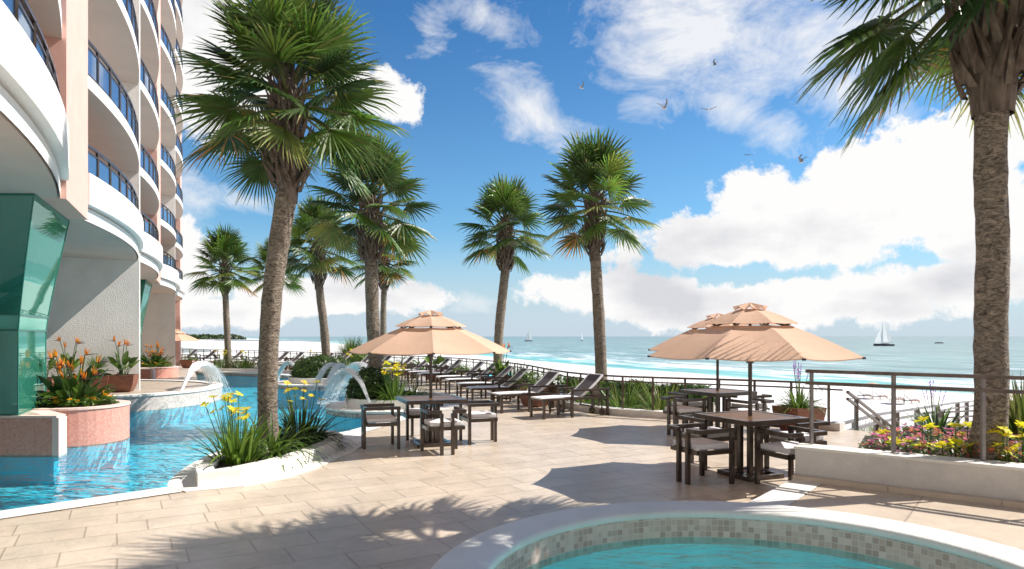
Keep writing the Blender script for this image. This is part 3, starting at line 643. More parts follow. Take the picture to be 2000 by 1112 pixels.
# steps, boardwalk and their handrails
mb = MB()
RA = V((6.74, 14.4, -.95)); RB_ = V((9.3, 17.4, -1.05)); RC = V((17.5, 26.8, -1.62)); RD = V((27, 37.6, -2.5))
rt = V((.72, -.69, 0)) * 2.3
for i in range(6):
    z = -.16 * (i + 1); s0 = V((6.75, 13.35, 0)) + V((.66, .75, 0)) * (.3 * i); s1 = V((7.75, 12.2, 0)) + V((.66, .75, 0)) * (.3 * i)
    mb.prism([(s0.x, s0.y), (s1.x, s1.y), (s1.x + .2, s1.y + .23), (s0.x + .2, s0.y + .23)], z - .3, z)
o = mb.build('beach_steps', M_cope); tag(o, 'pale steps dropping from the deck to the beach boardwalk', 'steps')
mb = MB()
for a, b_ in ((RA, RB_), (RB_, RC), (RC, RD)):
    mb.add([a, b_, b_ + rt, a + rt, a - V((0, 0, .12)), b_ - V((0, 0, .12)), b_ + rt - V((0, 0, .12)), a + rt - V((0, 0, .12))], [(0, 3, 2, 1), (0, 1, 5, 4), (2, 3, 7, 6)])
o = mb.build('boardwalk', M_board); tag(o, None, None, kind='structure')
t = thing('ramp_handrail', 'long grey handrail with square posts rising along the beach boardwalk', 'handrail', tuple(RA))
def rz_(p): return p
Rl = [V((6.74, 14.4, -.1)), V((9.3, 17.4, -.2)), V((17.5, 26.8, -.80)), V((27, 37.6, -1.65))]
for dz, nm in ((0, 'top_rail'), (-.2, 'mid_rail')):
    mb = MB()
    for i in range(3): mb.bar(Rl[i] + V((0, 0, dz)), Rl[i + 1] + V((0, 0, dz)), .075, .06, ext=.01)
    mb.build(nm, M_railg, t)
def rpos(x):                                   # point of the rail in the direction of photo column x
    k = (x - 1000) / F
    for i in range(3):
        a, b_ = Rl[i], Rl[i + 1]; den = (b_.x - a.x) - k * (b_.y - a.y)
        s = (k * a.y - a.x) / den
        if -.01 <= s <= 1.01: return a.lerp(b_, s)
for x in (1670, 1712, 1751, 1791, 1831, 1870, 1888):
    p = rpos(x); mb = MB(); mb.box((p.x, p.y, p.z - .45), (.11, .11, .86)); mb.build('post', M_railm, t)
t = thing('stair_handrail', 'brown sloping double handrail descending from the fence end towards the beach', 'handrail', (6.39, 13, 0))
a = V((6.39, 13.0, .74)); b_ = V((9.35, 16.1, -.66))
for dz, nm in ((0, 'top_rail'), (-.13, 'mid_rail')):
    mb = MB(); mb.bar(a + V((0, 0, dz)), b_ + V((0, 0, dz)), .05, .045); mb.build(nm, M_railm, t)
for s in (.12, .55, .95):
    p = a.lerp(b_, s); mb = MB(); mb.box((p.x, p.y, p.z - .42), (.06, .06, .84)); mb.build('post', M_railm, t)
# far walkway rail seen between the lavender and the palm
t = thing('walkway_rail', 'short level double rail at the far end of the boardwalk behind the lavender', 'handrail', (10.2, 16.8, 0))
for z in (.30, .16):
    mb = MB(); mb.bar(V((9.9, 16.4, z - .35)), V((14.5, 19.4, z - .55)), .05, .04); mb.build('rail', M_railm, t)
mb = MB(); mb.box((10.6, 16.85, -.5), (.07, .07, .9)); mb.build('post', M_railm, t)

# ------------------------------------------------------------------ furniture
def make_lounger():
    t = thing('sun_lounger', 'x', 'sun lounger', group='sun loungers in a row along the terrace fence')
    sd = .28; mb = MB()
    for s in (-1, 1):
        mb.box((.86, s * sd, .415), (1.72, .045, .05))
    for x in (.02, .72, 1.70): mb.box((x, 0, .415), (.045, .52, .05))
    mb.box((1.30, 0, .22), (.03, .52, .03)); mb.build('seat_frame', M_met, t)
    for x in (.02, 1.70):
        for s in (-1, 1):
            m2 = MB(); h = .39 if x < 1 else .60; m2.box((x, s * sd, h / 2), (.05, .05, h)); m2.build('leg', M_met, t)
    for s in (-1, 1):
        m2 = MB(); m2.box((.74, s * (sd + .012), .30), (.05, .045, .60)); m2.box((1.23, s * (sd + .012), .60), (1.02, .06, .045)); m2.build('armrest', M_met, t)
    m2 = MB(); prof = [(-.005, .452), (.3, .462), (.65, .462), (.98, .452)]
    def slab(mb, prof, w, th):
        for i in range(len(prof) - 1):
            (x0, z0), (x1, z1) = prof[i], prof[i + 1]
            mb.add([(x0, -w, z0), (x1, -w, z1), (x1, w, z1), (x0, w, z0), (x0, -w, z0 - th), (x1, -w, z1 - th), (x1, w, z1 - th), (x0, w, z0 - th)], [(0, 1, 2, 3), (4, 7, 6, 5), (0, 4, 5, 1), (3, 2, 6, 7)] + ([(0, 3, 7, 4)] if i == 0 else []) + ([(1, 5, 6, 2)] if i == len(prof) - 2 else []))
    slab(m2, prof, .255, .03); m2.build('seat_sling', M_cush, t, bevel=.006)
    bp = [(.98, .452), (1.2, .60), (1.4, .765), (1.58, .93)]
    m2 = MB(); slab(m2, bp, .235, .025); bk = m2.build('backrest', M_sling, t)
    m2 = MB()
    for s in (-1, 1):
        for i in range(3): m2.bar((bp[i][0], s * .252, bp[i][1] - .012), (bp[i + 1][0], s * .252, bp[i + 1][1] - .012), .032, .045, ext=.003)
    m2.bar((1.58, -.26, .92), (1.58, .26, .92), .03, .03); m2.build('piping', M_pipe, bk)
    m2 = MB()
    m2.bar((1.38, 0, .74), (1.62, 0, .42), .45, .015); m2.build('back_brace', M_met, t)
    for s in (-1, 1):
        m2 = MB(); m2.tube([(1.60, s * .20 - .012, .075), (1.60, s * .20 + .012, .075)], .075, 16)
        m2.bar((1.60, s * .2, .08), (1.60, s * .2, .40), .02, .025); m2.build('wheel', M_met, t)
    return t
lg = make_lounger()
LG = [(2.07, 15.5, 28), (1.16, 16.6, 26), (.45, 18.3, 18), (.05, 19.8, 15), (-.46, 21.7, 17), (-.92, 23.3, 20), (-1.82, 25.2, 22), (-2.36, 26.5, 22), (-3.25, 27.6, 26), (-4.15, 29.3, 30), (-5.3, 30.4, 35), (-6.4, 31.5, 37), (-8.0, 34.0, 40), (-9.1, 35.1, 42), (-11.1, 36.6, 44), (-12.2, 37.5, 45), (-13.95, 38.9, 46), (-15.9, 40.6, 47), (-18.5, 42.9, 47), (-20.5, 44.6, 47)]
ordn = ['nearest', 'second', 'third', 'fourth', 'fifth', 'sixth', 'seventh', 'eighth', 'ninth', 'tenth', 'eleventh', 'twelfth', 'thirteenth', 'fourteenth', 'fifteenth', 'sixteenth', 'seventeenth', 'eighteenth', 'nineteenth', 'farthest']
where = {0: 'with wheels showing, in front of the hedge and right-hand palm', 1: 'beside the potted palm frond pot', 2: 'between the bird of paradise pot and the potted palm', 3: 'in front of the bird of paradise pot', 18: 'near the distant beach umbrella by the hotel', 19: 'beside the hotel pier'}
for i, (x, y, a) in enumerate(LG):
    a = R(a); ox = 1.58 * math.cos(a) + .28 * math.sin(a); oy = 1.58 * math.sin(a) - .28 * math.cos(a)
    lab = ('%s dark sun lounger, %s' % (ordn[i], where.get(i, 'counting from the near right end of the row')))
    if i == 0: lg.location = (x - ox, y - oy, 0); lg.rotation_euler[2] = a; lg['label'] = lab
    else: dup(lg, (x - ox, y - oy, 0), a, lab)
def make_side_table():
    t = thing('side_table', 'x', 'side table', group='small side tables between the sun loungers')
    mb = MB(); mb.box((0, 0, .445), (.42, .42, .03)); mb.build('table_top', M_met, t, bevel=.004)
    for sx in (-1, 1):
        for sy in (-1, 1): m2 = MB(); m2.box((sx * .18, sy * .18, .215), (.04, .04, .43)); m2.build('leg', M_met, t)
    mb = MB(); mb.box((0, .18, .08), (.32, .03, .03)); mb.box((0, -.18, .08), (.32, .03, .03)); mb.box((0, 0, .08), (.03, .33, .03)); mb.build('stretcher', M_met, t)
    return t
st = make_side_table(); first = True
for i, (a, b_) in enumerate(((0, 1), (2, 3), (4, 5), (6, 7), (8, 9), (10, 11), (12, 13), (14, 15), (16, 17), (18, 19))):
    A_, B_ = LG[a], LG[b_]; an = R((A_[2] + B_[2]) / 2); p = V(((A_[0] + B_[0]) / 2 - .55 * math.cos(an), (A_[1] + B_[1]) / 2 - .55 * math.sin(an) + .0, 0))
    lab = 'small dark square side table between the %s and %s loungers' % (ordn[a], ordn[b_])
    if first: st.location = p; st.rotation_euler[2] = an; st['label'] = lab; first = False
    else: dup(st, p, an, lab)
def make_chair():
    t = thing('patio_chair', 'x', 'chair', group='square armchairs round the dining tables')
    for s in (-1, 1):
        mb = MB(); mb.box((s * .275, .25, .315), (.048, .048, .63)); mb.build('leg', M_met, t)
        mb = MB(); mb.box((s * .085, -.262, .315), (.048, .048, .63)); mb.build('leg', M_met, t)
        mb = MB(); mb.box((s * .275, 0, .655), (.055, .56, .05)); mb.box((s * .166, -.262, .655), (.163, .055, .05)); mb.build('armrest', M_met, t, bevel=.003)
    mb = MB()
    for s in (-1, 1): mb.box((s * .272, -.006, .40), (.035, .46, .055))
    mb.box((0, .25, .40), (.50, .035, .055)); mb.box((0, -.235, .40), (.50, .034, .055)); mb.build('seat_frame', M_met, t)
    mb = MB(); mb.box((0, 0.0, .465), (.50, .46, .07)); mb.build('cushion', M_cush, t, bevel=.015)
    return t
ch = make_chair(); chused = [0]
def place_chair(p, a, lab):
    if not chused[0]: ch.location = p; ch.rotation_euler[2] = a; ch['label'] = lab; chused[0] = 1
    else: dup(ch, p, a, lab)
def make_table():
    t = thing('dining_table', 'x', 'table', group='square dining tables under umbrellas')
    mb = MB(); h = .5; w = .07
    for s in (-1, 1): mb.box((0, s * (h - w / 2), .75), (2 * h, w, .06)); mb.box((s * (h - w / 2), 0, .75), (w, 2 * h - 2 * w - .002, .06))
    mb.box((0, 0, .735), (2 * h - 2 * w, 2 * h - 2 * w, .012)); mb.build('top_frame', M_met, t, bevel=.004)
    mb = MB(); n = 9; sp = (2 * h - 2 * w) / n
    for k in range(n): mb.box((0, -h + w + sp * (k + .5), .762), (2 * h - 2 * w - .004, sp - .006, .026))
    mb.build('slatted_top', M_teak, t)
    for sx in (-1, 1):
        for sy in (-1, 1): mb = MB(); mb.box((sx * .085, sy * .085, .39), (.055, .055, .67)); mb.build('leg', M_met, t)
    mb = MB()
    for s in (-1, 1): mb.box((0, s * .26, .03), (.58, .06, .055)); mb.box((s * .26, 0, .03), (.06, .458, .055)); mb.box((0, s * .085, .032), (.458, .05, .05))
    mb.build('base_frame', M_met, t)
    mb = MB(); mb.box((.085, 0, .693), (.05, .8, .05)); mb.box((-.085, 0, .693), (.05, .8, .05)); mb.box((0, 0, .693), (.122, .05, .045)); mb.build('top_brace', M_met, t)
    return t
tb = make_table(); tused = [0]
def make_umbrella():
    t = thing('patio_umbrella', 'x', 'umbrella', group='peach patio umbrellas')
    mb = MB(); mb.tube([(0, 0, 0), (0, 0, 1.50)], .026, 14); mb.tube([(0, 0, 1.5), (0, 0, 2.15)], .019, 12); mb.build('pole', M_met, t)
    mb = MB(); mb.tube([(0, 0, 1.455), (0, 0, 1.55)], .05, 14); mb.tube([(0, 0, 1.80), (0, 0, 1.86)], .045, 14); mb.build('hub', M_met, t)
    mb = MB(); mb.tube([(0, 0, 0), (0, 0, .05)], .10, 20); mb.tube([(0, 0, .05), (0, 0, .3)], .035, 12); mb.build('base', M_met, t)
    def shell(mb, r0, z0, r1, z1, sag, rows=6, cols=6, n=8):
        rings = []
        for j in range(rows + 1):
            tt = j / rows; ring = []
            for k in range(n):
                a = 2 * PI * k / n + PI / 8; a2 = 2 * PI * (k + 1) / n + PI / 8
                for q in range(cols):
                    u = q / cols; rr = r0 + (r1 - r0) * tt; p = V((math.cos(a), math.sin(a), 0)).lerp(V((math.cos(a2), math.sin(a2), 0)), u) * rr
                    sg = sag * 4 * u * (1 - u) * (.25 + .75 * (1 - tt)) ; z = z0 + (z1 - z0) * tt - sg + .014 * math.sin(tt * PI)
                    ring.append((p.x * (1 - sg * .5), p.y * (1 - sg * .5), z))
            rings.append(ring)
        m = len(rings[0]); fs = []; vs = [p for rg in rings for p in rg]
        for j in range(rows):
            for k in range(m): k2 = (k + 1) % m; fs.append((j * m + k, j * m + k2, (j + 1) * m + k2, (j + 1) * m + k))
        mb.add(vs, fs); return rings
    mb = MB(); rg = shell(mb, 1.335, 1.555, .50, 1.935, .028)
    m = len(rg[0]); mb.add(list(rg[0]) + [(x, y, z - .012) for x, y, z in rg[0]], [(k, k + m, (k + 1) % m + m, (k + 1) % m) for k in range(m)])
    can = mb.build('canopy', M_umb, t)
    mb = MB(); shell(mb, .60, 1.965, .13, 2.15, .012, 4, 4); rr = mb; mb.build('upper_canopy', M_umb, t)
    # crown cap, four raised scoops
    mb = MB()
    n = 8
    for k in range(n):
        a = 2 * PI * k / n + PI / 8; a2 = a + 2 * PI / n; am = (a + a2) / 2; up = .012
        P0 = V((math.cos(a) * .20, math.sin(a) * .20, 2.135)); P1 = V((math.cos(a2) * .20, math.sin(a2) * .20, 2.135)); Pm = V((math.cos(am) * .215, math.sin(am) * .215, 2.185)); T = V((0, 0, 2.235))
        mb.add([P0, Pm, P1, T], [(0, 1, 3), (1, 2, 3)])
    mb.build('vent_cap', M_umb, t)
    for k in range(8):
        a = 2 * PI * k / 8 + PI / 8; d = V((math.cos(a), math.sin(a), 0)); mb = MB()
        mb.bar(d * .05 + V((0, 0, 2.09)), d * .62 + V((0, 0, 1.868)), .018, .02); mb.bar(d * .62 + V((0, 0, 1.868)), d * 1.325 + V((0, 0, 1.545)), .018, .02)
        mb.bar(d * .05 + V((0, 0, 1.5)), d * .62 + V((0, 0, 1.86)), .015, .015)
        mb.bar(d * .46 + V((0, 0, 1.93)), d * .52 + V((0, 0, 1.985)), .014, .03); mb.box(d * 1.335 + V((0, 0, 1.545)), (.03, .03, .025)); mb.build('rib', M_met, t)
    return t
um = make_umbrella(); uu = [0]
def place_umb(p, a, lab):
    if not uu[0]: um.location = p; um.rotation_euler[2] = a; um['label'] = lab; uu[0] = 1
    else: dup(um, p, a, lab)
nmt = ['the left dining table', 'the front right dining table', 'the back right dining table']
for i, (cx, cy, rot, offs) in enumerate(((-1.35, 11.35, 20, (.84, .82, .84, .84)), (3.07, 8.8, 24, (.80, .66, .80, .80)), (3.87, 12.85, 26, (.82, .8, .8, .8)))):
    a = R(rot); e1 = V((math.cos(a), math.sin(a), 0)); e2 = V((-math.sin(a), math.cos(a), 0)); T = V((cx, cy, 0))
    lab = 'square dark table with a teak slatted top, ' + ('the left one near the pool' if i == 0 else 'in front, beside the low white wall' if i == 1 else 'at the back right by the fence')
    if i == 0: tb.location = T; tb.rotation_euler[2] = a; tb['label'] = lab
    else: dup(tb, T, a, lab)
    place_umb(T, a + R(11 if i == 0 else 4), 'two-tier peach umbrella over ' + nmt[i])
    for d, ang, side, k in ((-e1, a - PI / 2, 'left', 0), (-e2, a, 'near', 1), (e1, a + PI / 2, 'right', 2), (e2, a + PI, 'far', 3)):
        place_chair(T + d * offs[k], ang, 'dark square armchair with pale cushion on the %s side of %s' % (side, nmt[i]))
place_umb((-19.2, 38.9, .0), .3, 'distant peach umbrella beside the far end of the hotel')

# pots
def make_pot():
    t = thing('x', 'x', 'x')
    mb = MB(); q = lambda w, z: [(-w, -w, z), (w, -w, z), (w, w, z), (-w, w, z)]
    rings = [q(.21, 0), q(.24, .04), q(.30, .2), q(.33, .36), q(.34, .46), q(.345, .47), q(.30, .47), q(.295, .40)]
    vs = [p for r_ in rings for p in r_]; fs = []
    for j in range(len(rings) - 1):
        for k in range(4): k2 = (k + 1) % 4; fs.append((j * 4 + k, j * 4 + k2, (j + 1) * 4 + k2, (j + 1) * 4 + k))
    mb.add(vs, fs); return mb, t
def potmesh():
    mb, t = make_pot(); bpy.data.objects.remove(t); o = mb.build('pot', M_pot); me = o.data; bpy.data.objects.remove(o); return me
POT = potmesh()
sb_ = MB(); sb_.add([(-.296, -.296, .42), (.296, -.296, .42), (.296, .296, .42), (-.296, .296, .42)], [(0, 1, 2, 3)]); so = sb_.build('soil', M_soil); SOILM = so.data; bpy.data.objects.remove(so)

# ------------------------------------------------------------------ leaves
def ribbon(mb, p0, d, L, w, droop, n=5, col=(.1, .2, .04), fold=.3, taper=.0, twist=None):
    d = V(d).normalized(); sd = d.cross(V((0, 0, 1)))
    sd = sd.normalized() if sd.length > 1e-3 else V((1, 0, 0)); 
    if twist: sd = (Matrix.Rotation(twist, 3, d) @ sd)
    pts = []; p = V(p0); dd = d.copy()
    for i in range(n + 1):
        pts.append((p.copy(), dd.copy())); dd = (dd + V((0, 0, -droop / n))).normalized(); p = p + dd * (L / n)
    vs = []; fs = []
    for i, (p, dd) in enumerate(pts):
        t = i / n; ww = w * (1 - t) ** .6 * (.55 + .45 * min(1, t * 3)) if taper == 0 else w * math.sin(PI * min(1, .12 + .88 * t)) ** .7
        if i == n: ww = w * .02
        nrm = sd.cross(dd).normalized(); vs += [p - sd * ww, p - nrm * ww * fold, p + sd * ww]
    for i in range(n):
        a = i * 3; fs += [(a, a + 1, a + 4, a + 3), (a + 1, a + 2, a + 5, a + 4)]
    mb.add(vs, fs, 0, col)
def rg(a, b): return random.uniform(a, b)
def green(k=0):
    base = [((.030, .066, .009), (.080, .145, .016)), ((.10, .20, .02), (.18, .29, .035)), ((.013, .034, .007), (.036, .072, .012)), ((.13, .16, .03), (.22, .23, .05))][k]
    t = random.random(); return tuple(base[0][i] + (base[1][i] - base[0][i]) * t for i in range(3))
def strap_clump(mb, c, n, L, w, sp=.25, kinds=(0, 1), droop=(.6, 1.8), el=(45, 85), lean=None):
    for _ in range(n):
        a = rg(0, 2 * PI); r = sp * math.sqrt(random.random()); e = R(rg(*el)); d = V((math.cos(a) * math.cos(e), math.sin(a) * math.cos(e), math.sin(e)))
        if lean: d = d + V(lean)
        ribbon(mb, V(c) + V((math.cos(a) * r, math.sin(a) * r, 0)), d, L * rg(.6, 1.1), w * rg(.7, 1.2), rg(*droop), 6, green(random.choice(kinds)), .35)
def blossom(mb, c, s, col, n=6, cup=.35, tilt=None, jit=.15):
    M = Matrix.Rotation(rg(0, 6.28), 3, 'Z')
    if tilt: M = Matrix.Rotation(rg(.2, .7), 3, V((rg(-1, 1), rg(-1, 1), 0)).normalized()) @ M
    for k in range(n):
        a = 2 * PI * k / n + rg(-.15, .15); e = cup + rg(-.3, .3); o = V((math.cos(a), math.sin(a), 0)); sd = V((-o.y, o.x, 0)); L = s * rg(.85, 1.1); w = L * .36
        cc = tuple(min(1, x * rg(1 - jit, 1 + jit)) for x in col); P = [V((0, 0, 0)), o * L * .45 + sd * w * .8 + V((0, 0, e * L * .5)), o * L * .85 + sd * w * .75 + V((0, 0, e * L * .6)), o * L + V((0, 0, e * L * .45)), o * L * .85 - sd * w * .75 + V((0, 0, e * L * .6)), o * L * .45 - sd * w * .8 + V((0, 0, e * L * .5)), o * L * .55 + V((0, 0, e * L * .38))]
        P = [V(c) + M @ p for p in P]; mb.add(P, [(0, 1, 6), (1, 2, 6), (2, 3, 6), (3, 4, 6), (4, 5, 6), (5, 0, 6)], 0, cc)
def iris(mbl, mbf, c, h, n, sp, s=.07, col=(.88, .74, .03), az=None):
    for k in range(n):
        a = rg(0, 2 * PI) if az is None else rg(*az); r = sp * rg(.2, 1); p0 = V(c) + V((math.cos(a) * r * .4, math.sin(a) * r * .4, 0)); p1 = V(c) + V((math.cos(a) * r, math.sin(a) * r, h * rg(.7, 1.05)))
        mbl.tube([p0, p0.lerp(p1, .55) + V((0, 0, .03)), p1], [.007, .006, .005], 5, col=(.09, .19, .04)); EXTRA.append(MB()); blossom(EXTRA[-1], p1, s * rg(.85, 1.15), col, 6, .3, True)
def paddle(mb, p0, a, e, stem, L, w, col):
    d = V((math.cos(a) * math.cos(e), math.sin(a) * math.cos(e), math.sin(e))); mid = V(p0) + d * stem
    mb.tube([p0, V(p0) + d * stem * .5 + V((0, 0, .02)), mid], [.011, .009, .007], 5, col=(.10, .17, .05)); ribbon(mb, mid, d + V((0, 0, -.15)), L, w, rg(.5, 1.3), 7, col, .28, taper=1, twist=rg(-.8, .8))
def strelitzia_flower(mb, p0, h, a):
    lean = V((math.cos(a), math.sin(a), 0)); top = V(p0) + V((0, 0, h)) + lean * h * .22
    mb.tube([p0, V(p0).lerp(top, .6) + V((0, 0, .02)), top], [.012, .010, .009], 6, col=(.11, .17, .06))
    k = a + rg(-1.2, 1.2); o = V((math.cos(k), math.sin(k), 0))
    ribbon(mb, top - o * .02, o + V((0, 0, .22)), .24, .022, .2, 4, (.12, .04, .05), 1.0)
    ribbon(mb, top, o + V((0, 0, .5)), .13, .012, 0, 3, (.06, .05, .25), .5)
    for q in range(6): ribbon(mb, top + o * rg(0, .06), o * rg(-.25, .6) + V((rg(-.25, .25), rg(-.25, .25), 1)), rg(.11, .19), .022, rg(-.2, .5), 3, (rg(.75, .95), rg(.22, .40), .02), .4)
def leaf_cloud(mb, n, fn, s=.05, kinds=(0,), mi=0):
    for _ in range(n):
        p, nrm = fn(); nrm = (V(nrm) + V((rg(-.7, .7), rg(-.7, .7), rg(-.4, .9)))).normalized(); a = nrm.cross(V((rg(-1, 1), rg(-1, 1), rg(-1, 1)))).normalized(); b_ = nrm.cross(a); L = s * rg(.6, 1.3); w = L * .45; p = V(p)
        mb.add([p - a * L, p - b_ * w + nrm * .15 * w, p + a * L, p + b_ * w + nrm * .15 * w], [(0, 1, 2, 3)], mi, green(random.choice(kinds)))
def bush_fn(c, rx, ry, rz, shell=.35):
    def f():
        while 1:
            d = V((rg(-1, 1), rg(-1, 1), rg(-.35, 1)))
            if .01 < d.length <= 1: break
        d.normalize(); k = 1 - shell * random.random() ** 1.5; bl = 1 + .13 * noise.noise(V(c) + d * 2.2) + .06 * noise.noise(d * 6)
        return V(c) + V((d.x * rx, d.y * ry, d.z * rz)) * k * bl, d
    return f
def fern_frond(mb, p0, a, e, L, col, n=12, w=.10):
    d = V((math.cos(a) * math.cos(e), math.sin(a) * math.cos(e), math.sin(e))); p = V(p0); sd = V((-math.sin(a), math.cos(a), 0)); pts = [p.copy()]
    for i in range(n): d = (d + V((0, 0, -.13))).normalized(); p = p + d * L / n; pts.append(p.copy())
    mb.tube(pts, .005, 4, cap=False, col=col)
    for i in range(2, n + 1):
        t = i / n; l = w * math.sin(PI * (.15 + .8 * t)) * 1.6
        for s in (-1, 1): ribbon(mb, pts[i], sd * s + (pts[i] - pts[i - 1]).normalized() * .7 + V((0, 0, .1)), l * 1.4, .010, .5, 2, col, .2)
# fan palm frond
def frond(mb, p0, az, el, pet, BL, nseg, colk, drp=.35, brown=0.0):
    d = V((math.sin(az) * math.cos(el), math.cos(az) * math.cos(el), math.sin(el))); pts = []; p = V(p0); dd = d.copy()
    for i in range(5): pts.append(p.copy()); dd = (dd + V((0, 0, -drp * .16))).normalized(); p = p + dd * pet / 5
    pts.append(p.copy()); mb.tube(pts, [.026, .018, .015, .013, .012, .010], 5, 1, cap=False, col=(.5, .5, .5))
    f = dd; sd = f.cross(V((0, 0, 1)));
    if sd.length < .15: sd = V((math.cos(az), -math.sin(az), 0))
    sd.normalize(); sd = Matrix.Rotation(rg(-.6, .6), 3, f) @ sd; up = sd.cross(f).normalized()
    fc = green(colk); span = R(rg(112, 128)); dph = 2 * span / (nseg - 1)
    for k in range(nseg):
        ph = -span + k * dph + rg(-.012, .012); s = abs(ph) / span; o = (f * math.cos(ph) + sd * math.sin(ph)); o = (o - up * (.42 * s - .10)).normalized()
        L = BL * (1.02 - .38 * s ** 1.5) * rg(.90, 1.06); wv = o.cross(up).normalized(); tl = (1 if k % 2 else -1) * .55; wv = (wv * math.cos(tl) + up * math.sin(tl)); base = p + o * .01 - f * .06 * s
        w1 = .5 * dph * L * .40 * 1.45; drop = rg(.05, .24) * (1 + drp)
        P = [(base, .004), (base + o * L * .38, w1), (base + o * L * .72 - V((0, 0, drop * L * .20)), w1 * .62), (base + o * L * .97 - V((0, 0, drop * L * .62)) + V((rg(-.02, .02), rg(-.02, .02), 0)), .0012)]
        b_ = random.random(); cc = tuple(x * rg(.8, 1.2) for x in fc); tip = cc
        if brown > 0: bt = (rg(.30, .45), rg(.13, .2), .03); tip = bt if b_ < brown * 1.2 else cc; cc = bt if b_ < brown * .5 else cc
        elif b_ < .08: tip = (.30, .26, .07)
        else: tip = tuple(min(1, c_ * 1.5 + .012) for c_ in cc)
        vs = []
        for q, w in P: vs += [q - wv * w, q + wv * w]
        n0 = len(mb.v); mb.v += [tuple(v) for v in vs]
        for i in range(3): mb.f.append([n0 + 2 * i, n0 + 2 * i + 1, n0 + 2 * i + 3, n0 + 2 * i + 2]); mb.mi.append(0); mb.c.append(cc if i < 2 else tip)
def crown_mesh(seed, Rr, nf, nseg, tall=1.0, low=.12, ht=.55, emin=-22):
    random.seed(seed); mb = MB(); ga = 2.39996
    for i in range(nf):
        t = i / (nf - 1); el = R(86 - (86 - emin) * t ** .9); az = i * ga + rg(-.2, .2); z = ht * (1 - t) * .9 - low * (.4 + .6 * t)
        pet = Rr * (.42 + .20 * t) * rg(.85, 1.12); BL = Rr * (.57 if t > .25 else .66 * tall) * rg(.9, 1.1)
        k = random.choice((0, 0, 0, 2, 2, 1)) if t < .7 else random.choice((0, 2, 0, 0, 3)); br = rg(.3, .9) if (t > .88 and i % 4 == 0) else 0
        r0 = .05 + .06 * t; frond(mb, (math.sin(az) * r0, math.cos(az) * r0, z), az, el, pet, BL, nseg, k, .15 + .38 * t, br)
    o = mb.build('crown', [M_leaf, M_branch]); me = o.data; bpy.data.objects.remove(o); return me
def boots_mesh(seed, r, h, bulge=1.5):
    random.seed(seed); mb = MB(); core = [(r * .92, -h * 1.12), (r * 1.15, -h * .8), (r * bulge * .9, -h * .45), (r * bulge * .8, -.1), (r * .9, .2), (r * .3, .38)]
    mb.lathe(core, 14, (0, 0, 0))
    n = 130
    for i in range(n):
        t = i / n; z = -h + h * 1.15 * t; a = i * 2.39996; rr = r * (1 + (bulge - 1) * math.sin(PI * min(1, t * .9 + .1)) ** .8) * .98; o = V((math.cos(a), math.sin(a), 0)); sd = V((-o.y, o.x, 0)); s = rg(.25, .75) * (1 if i % 2 else -1)
        L = h * rg(.22, .40); w = r * rg(.20, .34); up = V((0, 0, 1)) + sd * s + o * rg(.25, .7); up.normalize(); p = o * rr + V((0, 0, z))
        P = [p - sd * w - o * .02, p + sd * w - o * .02, p + up * L * .55 + sd * w * .55 + o * .015, p + up * L * .55 - sd * w * .55 + o * .015, p + up * L + o * .02 + sd * w * .18, p + up * L + o * .02 - sd * w * .18, p + up * L * .5 + o * .05 + V((0, 0, 0)), p + o * .03]
        mb.add(P, [(0, 7, 6, 3), (7, 1, 2, 6), (3, 6, 5), (6, 2, 4), (6, 4, 5), (0, 3, 5, 4, 2, 1)])
    o = mb.build('leaf_bases', M_boot); me = o.data; bpy.data.objects.remove(o); return me
CR = [crown_mesh(11, 1.0, 36, 36), crown_mesh(23, 1.0, 38, 36, 1.1), crown_mesh(37, 1.0, 34, 36)]
CRB = crown_mesh(5, 1.0, 48, 46, 1.12, ht=.5); CRC = crown_mesh(19, 1.0, 46, 46, 1.0, low=.36, ht=.45, emin=-34)
BT = [boots_mesh(3, .16, .85), boots_mesh(8, .17, .8)]
def palm(base, top, zhub, rb, rt_, crown, Rr, label, rz=0, boot=0, bs=1.0, lean=.0):
    random.seed(int(abs(base[0] * 100)) + 3)
    t = thing('palm_tree', label, 'palm tree', base, group='fan palms round the pool terrace'); mb = MB(); b0 = V((0, 0, -.1)); tp = V(top) - V(base); n = 26; pts = []; rad = []
    for i in range(n + 1):
        s = i / n; p = b0.lerp(tp, s) + V((math.sin(s * PI) * lean + .03 * noise.noise(V((s * 3, base[0], 0))), .03 * noise.noise(V((s * 3, base[1], 5))), 0)); pts.append(p)
        r = rb + (rt_ - rb) * s; r *= 1 + .28 * max(0, 1 - s * 7) + .06 * noise.noise(V((s * 9, base[0], 3))) + .025 * (i % 2); rad.append(r)
    mb.tube(pts, rad, 18, jit=.035); mb.build('trunk', M_trunk, t, world=False, smooth=True)
    hub = V((tp.x, tp.y, zhub - base[2])) + (tp - b0).normalized().cross(V((0, 0, 0))) ; hub.x += (tp.x) * .12
    bo = bpy.data.objects.new('leaf_bases', BT[boot]); COL.objects.link(bo); bo.parent = t; L = zhub - base[2] - tp.z + .12; bo.location = (hub.x * .5 + tp.x * .5, tp.y, tp.z + L * .98); bo.scale = (rt_ / .16 * bs, rt_ / .16 * bs, L / .85)
    if L < .3: bo.scale[2] = .3 / .85
    co = bpy.data.objects.new('crown', crown); COL.objects.link(co); co.parent = t; co.location = hub; co.scale = (Rr,) * 3; co.rotation_euler = (0, 0, rz)
    return t
def PX(x, D, y=None): return ((x - 1000) / F * D, D, 0 if y is None else 1.8 + (HOR - y) * D / F)
def palm_px(D, xb, zb, xt, yt, xh, yh, wb, wt, crown, Rpx, label, **k):
    b0 = PX(xb, D); tt = PX(xt, D, yt); hz = PX(xh, D, yh)[2]
    return palm((b0[0], D, zb), tt, hz, wb * D / F / 2, wt * D / F / 2, crown, Rpx * D / F, label, **k)
